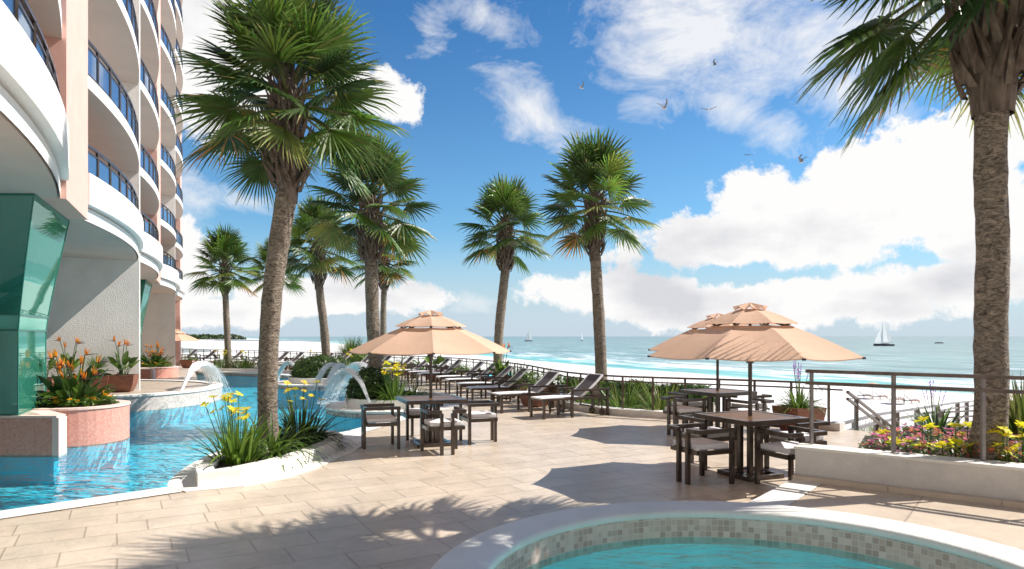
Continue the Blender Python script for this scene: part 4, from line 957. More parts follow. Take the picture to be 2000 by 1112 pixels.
palm_px(10.2, 527, .12, 560, 372, 560, 212, 37, 38, CRB, 188, 'tall palm with the biggest full crown on the left, rising from the white planter', rz=.6, lean=-.12, bs=1.05)
palm_px(7.05, 1926, .45, 1938, 200, 1946, -135, 58, 54, CRC, 315, 'tallest palm at the right edge, thick trunk behind the flower bed railing', rz=2.0, bs=1.35, lean=.03, boot=1)
palm_px(17.9, 741, .15, 725, 512, 732, 415, 27, 24, CR[0], 112, 'palm behind the left umbrella with a crown overlapping its neighbours', rz=1.0, lean=-.05)
palm_px(35.0, 747, 0, 750, 567, 757, 512, 13, 11, CR[1], 62, 'smaller palm whose trunk stands right behind the left umbrella palm', rz=2.2)
palm_px(28.0, 640, .15, 623, 556, 620, 490, 17, 15, CR[2], 78, 'palm rising from the round hedge planter across the pool', rz=.4, lean=.05)
palm_px(44.0, 538, -.3, 538, 580, 540, 535, 11, 10, CR[0], 52, 'far palm half hidden behind the tall left trunk', rz=2.6)
palm_px(35.8, 447, .1, 440, 573, 440, 530, 13, 11, CR[1], 60, 'distant left palm alone against the cloud beside the hotel', rz=4.0)
palm_px(25.5, 972, -.6, 986, 530, 988, 458, 19, 17, CR[2], 84, 'shorter palm of the middle pair beyond the fence', rz=3.3, lean=-.08)
palm_px(19.5, 1176, -.5, 1162, 498, 1164, 412, 24, 21, CR[1], 104, 'taller palm of the middle pair beyond the fence', rz=5.2, lean=.03)

# ------------------------------------------------------------------ planters on the pool edge
def wall_ring(name, label, poly, h, inset, cat='planter'):
    cx = sum(p[0] for p in poly) / len(poly); cy = sum(p[1] for p in poly) / len(poly)
    t = thing(name, label, cat, (cx, cy, 0)); A2 = sum(poly[i][0] * poly[(i + 1) % len(poly)][1] - poly[(i + 1) % len(poly)][0] * poly[i][1] for i in range(len(poly)))
    inn = offset(poly, inset if A2 > 0 else -inset, True)
    mb = MB(); mb.prism(poly, .012, h, holes=[inn], bottom=False); mb.build('planter_wall', M_plw, t)
    mb = MB(); mb.prism(inn, 0, h - .05, bottom=False); mb.build('soil', M_soil, t); return t
wall_ring('front_planter', 'white curved concrete planter on the near pool edge around the tall palm', PL, .175, .2)
wall_ring('round_planter', 'round stone planter on the pool edge behind the left dining table', circle(c1, 1.36, 40), .23, .2)
wall_ring('hedge_planter', 'wide round stone planter with a clipped hedge across the pool', circle(c2, 1.75, 44), .23, .2)
wall_ring('far_planter', 'long low planter on the far pool edge by the distant left palm', [(-15.6, 34.9), (-12.75, 34.35), (-12.9, 35.9), (-14.0, 36.6), (-15.4, 36.2)], .16, .15)
random.seed(101)
EXTRA = []
def plant(name, label, cat, loc, fn, group=None, pot=False, rz=0):
    t = thing(name, label, cat, loc, rz, group); ml = MB(); mf = MB(); fn(ml, mf, .42 if pot else 0)
    if pot:
        p = bpy.data.objects.new('pot', POT); COL.objects.link(p); p.parent = t; p2 = bpy.data.objects.new('soil', SOILM); COL.objects.link(p2); p2.parent = p
    if ml.v: ml.build('leaves', M_leaf, t, world=False)
    for x in EXTRA: x.build('flower', M_petal, t, world=False)
    EXTRA.clear()
    if mf.v: mf.build('flowers', M_petal, t, world=False)
    return t
def f_iris_big(ml, mf, z):
    strap_clump(ml, (0, 0, z), 60, .72, .030, .24, (0, 1, 1), (.5, 1.6), (48, 86)); iris(ml, mf, (0, 0, z), .86, 20, .42, .068, az=(1.6, 5.4)); strap_clump(ml, (0, -.05, z), 26, .55, .042, .12, (1,), (.3, 1.0), (60, 86))
plant('iris_plant', 'bright green iris clump with yellow flowers at the near end of the white planter', 'iris', (-3.62, 9.05, .12), f_iris_big, 'yellow irises')
def f_grass_mid(ml, mf, z): strap_clump(ml, (0, 0, z), 150, .85, .022, .30, (0, 0, 1), (1.0, 2.4), (25, 80))
plant('strap_leaf_plant', 'spreading mid-green strap leaf clump in the middle of the white planter', 'plant', (-3.42, 9.75, .12), f_grass_mid, 'strap leaf clumps in the white planter')
def f_grass_dark(ml, mf, z):
    strap_clump(ml, (0, 0, z), 170, .80, .022, .34, (2, 2, 0), (.8, 2.2), (25, 85)); iris(ml, mf, (0, 0, z), .92, 12, .36, .065, (.80, .62, .02))
plant('strap_leaf_plant', 'dark strap leaf clump with few yellow flowers at the planter far end', 'plant', (-3.38, 10.9, .12), f_grass_dark, 'strap leaf clumps in the white planter')
def f_bush(rx, ry, rz_, n, s, kinds=(0, 2), core=True):
    def f(ml, mf, z):
        leaf_cloud(ml, n, bush_fn((0, 0, z + rz_ * .3), rx, ry, rz_), s, kinds)
    return f
plant('clipped_shrub', 'rounded dark green shrub in the planter behind the left dining table', 'shrub', (-3.62, 17.5, .2), f_bush(.62, .55, .62, 4200, .055), None)
def f_iris2(n, h, L, cnt):
    def f(ml, mf, z):
        strap_clump(ml, (0, 0, z), cnt, L, .018, .25, (1, 1, 0), (.6, 2.0), (40, 86)); iris(ml, mf, (0, 0, z), h, n, .34, .075)
    return f
plant('iris_plant', 'tall yellow irises beside the dark shrub behind the left umbrella', 'iris', (-2.92, 17.0, .2), f_iris2(34, .92, .75, 120), 'yellow irises')
plant('grass_clump', 'fountain of fine light green grass right of the tall yellow irises', 'grass', (-2.55, 17.5, .2), lambda ml, mf, z: strap_clump(ml, (0, 0, z), 200, .85, .012, .25, (1, 0), (1.2, 2.8), (30, 82)))
def hedge_leaves(ml, mf, z): leaf_cloud(ml, 6500, bush_fn((0, 0, .18), 1.25, 1.1, .68, .3), .065, (0, 2, 0))
plant('round_hedge', 'wide clipped dark hedge filling the round planter across the pool', 'hedge', (-7.35, 26.6, .2), hedge_leaves)
plant('iris_plant', 'yellow irises standing above the clipped hedge across the pool', 'iris', (-6.55, 27.6, .2), f_iris2(16, 1.05, .8, 60), 'yellow irises')
plant('iris_plant', 'few yellow irises left of the hedge palm trunk', 'iris', (-8.2, 27.9, .2), f_iris2(6, 1.0, .7, 30), 'yellow irises')
plant('iris_plant', 'distant yellow irises at the foot of the far left palm', 'iris', (-15.1, 35.4, .12), f_iris2(14, .95, .75, 70), 'yellow irises')
plant('grass_clump', 'dark grassy clump right of the far left palm', 'grass', (-13.9, 35.3, .12), lambda ml, mf, z: (strap_clump(ml, (0, 0, z), 220, .85, .018, .55, (2, 0, 3), (.6, 1.8), (40, 85)), iris(ml, mf, (0, 0, z), .95, 6, .5, .07, (.7, .5, .03))))
def f_strel(n=13, nf=5, h=.95, st=.35, L=.38):
    def f(ml, mf, z):
        for _ in range(n): paddle(ml, V((rg(-.1, .1), rg(-.1, .1), z)), rg(0, 6.28), R(rg(45, 82)), st * rg(.7, 1.2), L * rg(.8, 1.15), .075, green(random.choice((0, 0, 1))))
        for _ in range(nf): EXTRA.append(MB()); strelitzia_flower(EXTRA[-1], V((rg(-.08, .08), rg(-.08, .08), z)), h * rg(.82, 1.05), rg(0, 6.28))
    return f
def f_strel_big(ml, mf, z):
    for _ in range(60):
        a = rg(0, 6.28); r = rg(0, .32); paddle(ml, V((math.cos(a) * r, math.sin(a) * r, z)), a + rg(-.6, .6), R(rg(28, 82)), rg(.1, .42), rg(.25, .42), rg(.05, .085), green(random.choice((0, 0, 2))))
    for _ in range(22): a = rg(0, 6.28); r = rg(0, .25); strelitzia_flower(mf, V((math.cos(a) * r, math.sin(a) * r, z)), rg(.42, .95), a)
    for _ in range(34): a = rg(0, 6.28); r = rg(.42, .68); blossom(mf, V((math.cos(a) * r, math.sin(a) * r, z + rg(.10, .22))), .05, (.92, .42, .01), 9, .1, True)
    leaf_cloud(ml, 1500, lambda: (V((lambda a, r: (math.cos(a) * r, math.sin(a) * r, z + rg(0, .15)))(rg(0, 6.28), .7 * math.sqrt(random.random()))), (0, 0, 1)), .04, (0, 1))
plant('bird_of_paradise', 'large orange bird of paradise clump with marigolds in the coral planter', 'flowering plant', (-8.2, 12.8, .51), f_strel_big, 'bird of paradise clumps in coral planters')
plant('bird_of_paradise', 'distant bird of paradise clump in the far coral planter by the second wall', 'flowering plant', (-8.2 + Pd.x, 12.8 + Pd.y, .51), f_strel_big, 'bird of paradise clumps in coral planters')
G_t = 'wooden pots along the hotel wall'
plant('potted_bird_of_paradise', 'potted bird of paradise nearest the white edge of the stucco wall', 'potted plant', (-10.86, 19.05, .253), f_strel(12, 4, 1.0), G_t, True, .3)
plant('potted_palm_grass', 'potted round spiky palm between the two flowering pots at the stucco wall', 'potted plant', (-11.42, 18.75, .253), lambda ml, mf, z: (strap_clump(ml, (0, 0, z + .25), 160, .45, .010, .1, (1, 0), (.1, .6), (10, 88)), [paddle(ml, V((0, 0, z)), rg(0, 6.28), R(rg(20, 50)), .15, .4, .07, green(0)) for _ in range(7)]), G_t, True, .4)
plant('potted_bird_of_paradise', 'potted bird of paradise in the middle of the stucco wall', 'potted plant', (-11.95, 18.35, .253), f_strel(12, 4, 1.0), G_t, True, .3)
plant('potted_leafy_plant', 'low leafy potted plant half hidden by the green glass', 'potted plant', (-12.2, 17.7, .253), f_strel(12, 0), G_t, True, .3)
G_f = 'potted plants along the terrace fence'
def f_fern(n=16, L=.6):
    def f(ml, mf, z):
        for _ in range(n): fern_frond(ml, V((rg(-.06, .06), rg(-.06, .06), z)), rg(0, 6.28), R(rg(35, 80)), L * rg(.7, 1.1), green(random.choice((0, 1, 3))))
    return f
plant('potted_palm', 'feathery potted palm between the two nearest loungers', 'potted plant', (.60, 17.6, 0), f_fern(22, .8), G_f, True, .5)
plant('potted_bird_of_paradise', 'orange potted bird of paradise beside the fourth lounger', 'potted plant', (-.30, 21.0, 0), f_strel(14, 5, 1.1), G_f, True, .5)
plant('spiky_shrub', 'spiky green shrub right behind the orange potted flowers', 'shrub', (.15, 21.6, .0), lambda ml, mf, z: strap_clump(ml, (0, 0, .3), 160, .8, .02, .3, (2, 0), (.1, .9), (20, 88)))
plant('potted_palm', 'feathery potted palm behind the sixth lounger', 'potted plant', (-1.55, 24.4, 0), f_fern(22, .75), G_f, True, .2)
plant('potted_bird_of_paradise', 'dark leaved potted bird of paradise behind the left umbrella pole', 'potted plant', (-3.05, 27.0, 0), f_strel(14, 3, 1.1), G_f, True, .2)
plant('potted_palm', 'potted palm left of the left umbrella pole by the fence', 'potted plant', (-5.15, 31.4, 0), f_fern(24, .8), G_f, True, .2)
plant('potted_shrub', 'leafy potted shrub right of the big fan shrub', 'potted plant', (-7.6, 34.3, 0), f_bush(.5, .5, .45, 900, .06, (0, 1)), G_f, True, .2)
plant('potted_palm', 'potted palm between loungers left of the hedge palm', 'potted plant', (-10.6, 37.4, 0), f_fern(24, .9), G_f, True, .2)
plant('potted_flowers', 'potted pink flowers by the far fence beside the tall left trunk', 'potted plant', (-14.5, 40.6, 0), lambda ml, mf, z: (leaf_cloud(ml, 500, bush_fn((0, 0, z), .45, .45, .4), .05, (0,)), [blossom(mf, bush_fn((0, 0, z + .05), .46, .46, .42, .05)()[0], .05, (.7, .12, .3), 5) for _ in range(50)]), G_f, True)
plant('potted_palm', 'potted palm beside the foot of the distant hotel pier', 'potted plant', (-18.3, 38.6, .0), f_fern(24, .85), G_f, True, .1)
def f_lav(ml, mf, z):
    strap_clump(ml, (0, 0, z), 120, .62, .018, .18, (0, 1, 0), (1.0, 2.8), (35, 85))
    for _ in range(9):
        a = rg(0, 6.28); r = rg(.03, .22); p1 = V((math.cos(a) * r, math.sin(a) * r, z + rg(.55, .85))); ml.tube([(0, 0, z), p1], .005, 4, col=(.1, .17, .05))
        d = (p1 - V((0, 0, z))).normalized()
        for q in range(14): ribbon(mf, p1 + d * (q * .014 - .05), d + V((rg(-.9, .9), rg(-.9, .9), .3)), .035, .012, 0, 2, (.36, .16, .55), .2)
plant('potted_lavender', 'pot of purple flower spikes and strap leaves behind the front right table', 'potted plant', (5.42, 12.9, 0), f_lav, 'pots of purple flowers', True, .35)
t = plant('potted_lavender', 'pot of purple flower spikes on the boardwalk beyond the flower bed', 'potted plant', (9.95, 16.1, -1.03), f_lav, 'pots of purple flowers', True, .2); t.scale = (1.35,) * 3
random.seed(55)
t = plant('fan_shrub', 'large round spiky fan palm shrub beyond the fence left of the left umbrella', 'shrub', (-8.9, 38.2, -.5), lambda ml, mf, z: strap_clump(ml, (0, 0, 1.0), 900, 1.35, .02, .35, (0, 2, 3, 1), (.0, .7), (-15, 88)))
for i, (x, y, s, lb) in enumerate(((1.9, 17.4, 1.0, 'yucca clump just left of the middle palm trunk base'), (2.75, 16.5, 1.15, 'yucca clump right of the middle palm trunk base'), (3.5, 15.75, 1.1, 'largest yucca clump behind the fence in front of the hedge'))):
    t = plant('yucca', lb, 'yucca', (x, y, -.1), lambda ml, mf, z: strap_clump(ml, (0, 0, 0), 190, .95, .022, .22, (1, 0, 3), (.3, 1.5), (15, 85)), 'yuccas behind the fence'); t.scale = (s,) * 3
mb = MB(); hedge_line = [(1.6, 19.2), (2.6, 18.0), (3.6, 17.2), (4.75, 16.4)]
t = thing('long_hedge', 'long leafy green hedge in a trough beyond the fence behind the yuccas', 'hedge', (3.3, 17.4, 0)); hc = path_len(hedge_line)
def hfn():
    s = rg(0, hc[-1]); p = along(hedge_line, hc, s); a = rg(-.2, PI + .2); q = V((p.x, p.y, .18)) + V((math.cos(a) * .38 * .6, math.cos(a) * .38 * .8, math.sin(a) * (.42 + .1 * noise.noise(V((s * 1.5, 0, 0)))))) * rg(.75, 1.08); return q, V((math.cos(a), math.cos(a), math.sin(a)))
ml = MB(); leaf_cloud(ml, 7000, hfn, .06, (0, 1, 0, 2)); ml.build('leaves', M_leaf, t)
mb = MB()
for i in range(3): mb.bar(V((*hedge_line[i], -.15)), V((*hedge_line[i + 1], -.15)), .6, .7, ext=.02)
mb.build('trough', mat('trough_brown', (.24, .19, .14), .9, 0, .25, 3, .4, 12), t)
mb = MB(); tr = [(offset(FN, -.2)[i]) for i in range(18)] + [(offset(FN, -1.6)[i]) for i in range(17, -1, -1)]
for i, (x, y, lb) in enumerate(((-2.3, 28.9, 'behind the eighth lounger'), (-4.6, 32.4, 'behind the tenth lounger'), (1.35, 19.8, 'left of the middle palm pair beyond the fence'), (-6.6, 34.9, 'behind the twelfth lounger'), (-9.8, 38.3, 'left of the big fan shrub'), (-12.8, 41.2, 'behind the sixteenth lounger'), (.6, 21.8, 'behind the third lounger beyond the fence'))):
    plant('low_shrub', 'loose leafy green shrub beyond the fence ' + lb, 'shrub', (x, y, -.3), f_bush(.8, .8, .75, 1500, .07, (0, 1, 0)), 'loose shrubs beyond the fence')
# plants of the right-hand bed
random.seed(77)
plant('bronze_grass', 'upright olive brown blade plant right of the thick palm trunk', 'plant', (6.35, 8.35, .5), lambda ml, mf, z: strap_clump(ml, (0, 0, z), 190, .85, .022, .34, (3, 3, 0), (-.1, .7), (55, 88)))
plant('dark_agave', 'dark spiky agave left of the thick palm trunk', 'agave', (5.55, 8.9, .45), lambda ml, mf, z: strap_clump(ml, (0, 0, z), 40, .6, .028, .1, (2,), (0, .4), (20, 75)))
def inbed(p, m=.05):
    q = xy(bed); x, y = p; c_ = False
    for i in range(len(q)):
        (x1, y1), (x2, y2) = q[i], q[(i + 1) % len(q)]
        if (y1 > y) != (y2 > y) and x < (x2 - x1) * (y - y1) / (y2 - y1) + x1: c_ = not c_
    return c_
ml = MB(); mf = MB(); cnt = 0
while cnt < 1500:
    p = t0 + nw * rg(.3, 1.9) + dw * rg(.6, 4.8)
    if not inbed((p.x, p.y)): continue
    cnt += 1; h = .50 + rg(.02, .20); k = noise.noise(V((p.x * 2, p.y * 2, 0)))
    col = (.72, .16, .34) if k > -.05 else (.85, .25, .10)
    blossom(mf, (p.x, p.y, h), .030, tuple(c_ * rg(.8, 1.2) for c_ in col), 5, .4, True)
cnt = 0
while cnt < 5000:
    p = t0 + nw * rg(.3, 2.0) + dw * rg(.57, 4.9)
    if not inbed((p.x, p.y)): continue
    cnt += 1; n0 = V((p.x, p.y, .5 + rg(0, .17))); leaf_cloud(ml, 1, lambda: (n0, (0, 0, 1)), .035, (0, 0, 1))
t = thing('ground_flowers', None, None, tuple(t0)); del_ = t
t['label'] = 'carpet of pink and orange small flowers with green leaves filling the bed behind the wall'; t['category'] = 'flowers'; t['kind'] = 'stuff'
mf.build('blossoms', M_petal, t)['kind'] = 'stuff'; ml.build('leaves', M_leaf, t)['kind'] = 'stuff'
YF = [(1766, 744 + 20, 1), (1712, 0, 0)]
yl = [(1725, 845, 0), (1776, 838, 1), (1795, 852, 1), (1858, 842, 1), (1890, 833, 1), (1880, 848, 0), (1930, 858, 1), (1958, 844, 1), (1990, 856, 1), (1745, 862, 0), (1812, 872, 0), (1835, 876, 0), (1865, 868, 0), (1905, 878, 0), (1960, 868, 1), (1985, 880, 0), (1940, 884, 0), (1768, 866, 0), (1790, 876, 0), (1850, 884, 0), (1886, 886, 0), (1925, 892, 0), (1970, 892, 0), (1995, 872, 1)]
for i, (x, y, hi) in enumerate(yl):
    zb = .5; zt = .5 + (rg(.28, .42) if hi else rg(.12, .22)); D = None
    # place the bloom on the bed so that its head stands where the photo shows it
    best = at(x, y, zt - .0)
    q = best - t0; s_n = q.dot(nw)
    if s_n < .42: zt -= 0; best = best + nw * (.42 - s_n)
    if not inbed((best.x, best.y)): best = V((min(best.x, 8.0), best.y, zt))
    t = thing('yellow_flower', 'yellow star-petalled flower in the bed behind the white wall railing', 'flower', (best.x, best.y, .5), group='yellow flowers in the right-hand bed'); mf = MB(); blossom(mf, (0, 0, zt - .5), .085, (.80, .74, .02), 6, .25, True, .12); blossom(mf, (0, 0, zt - .495), .05, (.85, .78, .05), 5, .7, True, .12); mf.build('petals', M_petal, t, world=False)
    ml = MB(); ml.tube([(rg(-.03, .03), rg(-.03, .03), -.02), (0, 0, (zt - .5) * .6), (0, 0, zt - .5)], .006, 5, col=(.07, .16, .03)); ribbon(ml, (0, 0, 0), (rg(-1, 1), rg(-1, 1), 1.4), .2, .018, .8, 4, green(1)); ml.build('stem', M_leaf, t, world=False)
# ------------------------------------------------------------------ water jets
def jet(label, p0, p1, zpk, w=.16, n=60, spread=.25):
    random.seed(int(abs(p0[0] * 37 + p0[1] * 11))); p0 = V(p0); p1 = V(p1); t = thing('water_jet', label, 'fountain', tuple(p0), group='arching water jets of the pool'); mb = MB()
    for _ in range(n):
        e = p1 + V((rg(-1, 1), rg(-1, 1), 0)) * spread; h = zpk - max(p0.z, p1.z) + rg(-.09, .04); pts = []; rad = []; s0 = p0 + V((rg(-1, 1), rg(-1, 1), 0)) * .03; tend = rg(.8, 1.0); N = 16
        a1 = max(.03, zpk + rg(-.1, .03) - s0.z); b1 = a1 + s0.z - e.z; tp = math.sqrt(a1) / (math.sqrt(a1) + math.sqrt(b1))
        ts = rg(0, .5) if random.random() < .5 else 0
        for i in range(N + 1):
            s = ts + (tend - ts) * i / N; z = s0.z + a1 * (1 - ((s - tp) / tp) ** 2); q = s0.lerp(e, s); q.z = z; q += V((noise.noise(V((s * 7, _ * 3.1, 0))), noise.noise(V((s * 7, _ * 3.1, 9))), noise.noise(V((s * 9, _ * 2.1, 4))))) * (.075 * s + .004); pts.append(q); rad.append((.0028 + .0030 * random.random()) * (p0.y / 20) ** .5 * (1.4 if s > .3 else 1) * (.3 if i in (0, N) else 1))
        mb.tube(pts, rad, 4, cap=False)
    for _ in range(n * 8):
        s = rg(.55, 1.0); e = p1 + V((rg(-1, 1), rg(-1, 1), 0)) * spread * 1.2; a1 = zpk - p0.z; b1 = a1 + p0.z - e.z; tp = math.sqrt(a1) / (math.sqrt(a1) + math.sqrt(b1)); q = p0.lerp(e, s); q.z = p0.z + a1 * (1 - ((s - tp) / tp) ** 2) + rg(-.12, .05); r = rg(.004, .011)
        mb.add([q + V((r, 0, 0)), q + V((0, r, 0)), q + V((-r, 0, 0)), q + V((0, -r, 0)), q + V((0, 0, r * 1.8)), q - V((0, 0, r * 1.8))], [(0, 1, 4), (1, 2, 4), (2, 3, 4), (3, 0, 4), (1, 0, 5), (2, 1, 5), (3, 2, 5), (0, 3, 5)])
    for _ in range(260):
        a = rg(0, 2 * PI); rr = spread * 1.5 * math.sqrt(random.random()); q = V((p1.x + math.cos(a) * rr, p1.y + math.sin(a) * rr, WZ + abs(random.gauss(0, .09)))); r = rg(.004, .012)
        mb.add([q + V((r, 0, 0)), q + V((0, r, 0)), q + V((-r, 0, 0)), q + V((0, -r, 0)), q + V((0, 0, r * 1.5)), q - V((0, 0, r * 1.5))], [(0, 1, 4), (1, 2, 4), (2, 3, 4), (3, 0, 4), (1, 0, 5), (2, 1, 5), (3, 2, 5), (0, 3, 5)])
    mb.build('water_arc', M_jet, t)
jet('water jet arching off the tiled terrace tip at the left', at(354, 765, .28), (-9.55, 22.4, WZ), 1.02, n=90, spread=.32)
jet('nearest water jet, arching left from the shrub planter behind the chair', at(722, 787, .2), at(640, 790, WZ), .93, n=90, spread=.22)
jet('short wide white jet just behind the nearest arch', (-3.95, 19.75, .1), (-5.5, 22.3, WZ), .98, n=110, spread=.3)
jet('water jet in front of the round hedge, right strand', (-5.9, 25.0, .1), (-6.55, 24.1, WZ), .80, n=60, spread=.15)
jet('water jet in front of the round hedge, left strand', (-6.0, 24.9, .1), (-7.05, 24.2, WZ), .82, n=60, spread=.12)
jet('small far water jet left of the round hedge', (-8.75, 28.15, .1), (-10.3, 29.9, WZ), .72, n=60, spread=.08)
# ------------------------------------------------------------------ beach things, boats, birds, wood
random.seed(9)
def make_bu():
    t = thing('beach_umbrella', 'x', 'beach umbrella', group='straw umbrellas on the beach'); mb = MB(); mb.tube([(0, 0, -.3), (0, 0, 2.3)], .035, 8); mb.build('pole', M_railg, t)
    mb = MB(); n = 8; P = [V((1.6 * math.cos(2 * PI * k / n), 1.6 * math.sin(2 * PI * k / n), 1.85)) for k in range(n)]; Q = [p * .5 + V((0, 0, 1.24)) for p in P]; T = V((0, 0, 2.35))
    mb.add(P + Q + [T], [(k, (k + 1) % n, n + (k + 1) % n, n + k) for k in range(n)] + [(n + k, n + (k + 1) % n, 2 * n) for k in range(n)]); mb.build('canopy', M_beige, t); return t
bu = make_bu(); BP = [((1704, 778), 'leftmost straw umbrella on the beach beyond the stairs'), ((1766, 788), 'middle straw umbrella on the beach, left of the thick palm'), ((1984, 806), 'straw umbrella on the beach right of the thick palm')]
for i, ((x, y), lb) in enumerate(BP):
    p = at(x, y, -7.3)
    if i == 0: bu.location = p; bu['label'] = lb
    else: dup(bu, p, 0, lb)
def make_bl():
    t = thing('beach_lounger', 'x', 'sun lounger', group='brown sun loungers down on the beach'); mb = MB()
    for s in (-1, 1): mb.box((0, s * .32, .36), (1.9, .06, .07)); mb.box((.35, s * .35, .58), (.7, .05, .05))
    for x in (-.9, 0, .9):
        for s in (-1, 1): mb.box((x, s * .32, .18), (.06, .06, .36))
    for s in (-1, 1): mb.box((0, s * .35, .47), (.05, .05, .22)); mb.box((.7, s * .35, .47), (.05, .05, .22))
    mb.build('frame', M_met, t)
    mb = MB(); mb.box((.38, 0, .42), (1.15, .58, .04)); mb.build('seat', M_orange, t)
    mb = MB(); mb.bar((-.15, 0, .42), (-.75, 0, 1.05), .58, .06); mb.build('backrest', M_met, t); return t
bl = make_bl(); BL_ = [(1605, 764, 'lone beach lounger seen through the fence above the lavender pot', 0), (1688, 778, 'left lounger under the leftmost straw umbrella', 0), (1719, 780, 'right lounger under the leftmost straw umbrella', 0), (1752, 785, 'left lounger under the middle straw umbrella', 0), (1780, 788, 'right lounger under the middle straw umbrella', 0), (1970, 803, 'left lounger under the right straw umbrella', 0), (1996, 806, 'right lounger under the right straw umbrella', 0)]
for i, (x, y, lb, a) in enumerate(BL_):
    p = at(x, y, -7.33)
    if i == 0: bl.location = p; bl['label'] = 'brown ' + lb; bl.rotation_euler[2] = rg(-.3, 0)
    else: dup(bl, p, rg(-.35, -.05), 'brown ' + lb)
for i, (x, y) in enumerate(((1695, 850), (1682, 846), (1710, 842), (1960, 868))):
    p = at(x, y, -1.75) if i < 3 else at(x, 850, -1.8)
    plant('dune_grass', ['tuft of pale dune grass left of the boardwalk posts', 'leftmost tuft of pale dune grass beside the boardwalk', 'right tuft of dune grass by the second boardwalk post', 'dune grass right of the thick palm'][i], 'grass', tuple(p), lambda ml, mf, z: strap_clump(ml, (0, 0, z), 60, .6, .01, .3, (3, 0), (.3, 1), (40, 85)), 'dune grass tufts')
def boat(label, x, y, hpx, sails=True, L=9, rz=.2):
    p = at(x, y, SEA); H = hpx * p.y / F; s = H / 13.0; t = thing('sailboat', label, 'sailboat', tuple(p), rz); t.scale = (s,) * 3; mb = MB(); st_ = []
    for i in range(11):
        u = i / 10; xx = -4.6 + 9.6 * u; w = 1.5 * math.sin(PI * min(1, .18 + .82 * u) ** .9) if u < 1 else .03; w = max(.03, w); zt = .95 + .25 * u * u
        st_.append([(xx, -w, zt), (xx, -w * .75, .3), (xx, 0, -.25), (xx, w * .75, .3), (xx, w, zt)])
    vs = [v for q in st_ for v in q]; fs = []
    for i in range(10):
        for j in range(4): k = i * 5 + j; fs.append((k, k + 5, k + 6, k + 1))
        fs.append((i * 5 + 4, i * 5 + 9, i * 5 + 5, i * 5))
    fs.append((0, 1, 2, 3, 4)); mb.add(vs, fs); mb.build('hull', M_hull, t, world=False)
    mb = MB(); mb.box((-.3, 0, 1.2), (3.4, 1.3, .5)); mb.build('cabin', M_hullw, t, world=False, bevel=.1)
    mb = MB(); mb.tube([(.6, 0, .9), (.6, 0, 13)], [.09, .05], 6); mb.tube([(.6, 0, 2.0), (-4.0, 0, 1.9)], .07, 6); mb.build('mast', M_hullw, t, world=False)
    if sails:
        mb = MB(); N = 8
        for i in range(N):
            z0 = 2.1 + 10.6 * i / N; z1 = 2.1 + 10.6 * (i + 1) / N; w0 = 4.5 * (1 - i / N) ** .85; w1 = 4.5 * (1 - (i + 1) / N) ** .85
            mb.add([(.55, 0, z0), (.55 - w0 * .5, .35 * w0 / 4.5, z0), (.55 - w0, .1, z0), (.55 - w1, .1, z1), (.55 - w1 * .5, .35 * w1 / 4.5, z1), (.55, 0, z1)], [(0, 1, 4, 5), (1, 2, 3, 4)])
        mb.build('main_sail', M_sail, t, world=False); mb = MB(); mb.add([(.7, 0, 11.5), (4.8, 0, 1.4), (1.0, .5, 2.0), (2.0, .45, 5.2)], [(0, 3, 1), (3, 2, 1), (0, 2, 3)]); mb.build('jib', M_sail, t, world=False)
boat('white sailboat right of the shorter middle palm on the horizon', 1032, 667, 21, rz=.1)
boat('tiny sailboat left of the taller middle palm on the horizon', 1137, 665.5, 17, rz=1.2)
boat('largest white sailboat on the sea at the right', 1727, 676, 50, rz=2.9)
boat('dark boat with bare mast right of the largest sailboat', 1834, 671, 24, False, rz=.1)
def gull(label, x, y, span_px, up, yaw, D=60, dark=0):
    p = V(((x - 1000) / F * D, D, 1.8 + (HOR - y) / F * D)); t = thing('gull', label, 'bird', tuple(p), yaw, 'gulls in the sky'); s = span_px * D / F / 1.3; t.scale = (s,) * 3; mb = MB(); w = (.42, .42, .40) if not dark else (.10, .10, .10); g = (.14, .145, .16) if not dark else (.06, .06, .06); bk = (.03, .03, .03)
    pts = [(-.30, 0, 0), (-.22, 0, .0), (-.08, 0, 0), (.08, 0, .01), (.18, 0, .02), (.24, 0, .025), (.29, 0, .015)]; mb.tube(pts, [.012, .035, .06, .055, .035, .03, .006], 8, col=w)
    mb.add([(-.26, -.02, 0), (-.40, -.07, 0), (-.40, .07, 0), (-.26, .02, 0)], [(0, 1, 2, 3)], 0, w)
    for s_ in (-1, 1):
        u = up; A = [(.10, .03, .02), (-.10, .03, .02)]; Bm = [(.14, .30, .02 + .30 * u), (-.06, .30, .02 + .27 * u)]; C_ = [(-.06, .52, .02 + .40 * u), (-.16, .48, .02 + .36 * u)]; T = (-.32, .66, .02 + .46 * u)
        f = lambda q: (q[0], q[1] * s_, q[2]); th = lambda q: (q[0], q[1], q[2] - .014)
        for dz in (0, 1):
            h = th if dz else (lambda q: q); mb.add([f(h(q)) for q in A + Bm], [(0, 1, 3, 2)], 0, g); mb.add([f(h(q)) for q in Bm + C_], [(0, 1, 3, 2)], 0, g); mb.add([f(h(q)) for q in C_ + [T]], [(0, 1, 2)], 0, bk)
    mb.build('body', M_bird, t, world=False)
gull('gull with raised wings left of the others, high in the blue', 1136, 173, 22, 1.3, .5)
gull('white gull with a raised wing left of the wide-winged gull', 1297, 213, 30, 1.4, .45)
gull('gull gliding with wings spread flat below the big upper cloud', 1384, 215, 32, .3, 1.3)
gull('small dark gull highest in the sky', 1396, 127, 19, 1.2, 2.5, dark=1)
gull('small dark flat-winged gull at the edge of the large cloud', 1461, 303, 19, .1, 1.5, dark=1)
gull('pale gull with wings in a V in front of the large white cloud', 1565, 317, 30, 1.1, 2.4)
ml = MB(); random.seed(12)
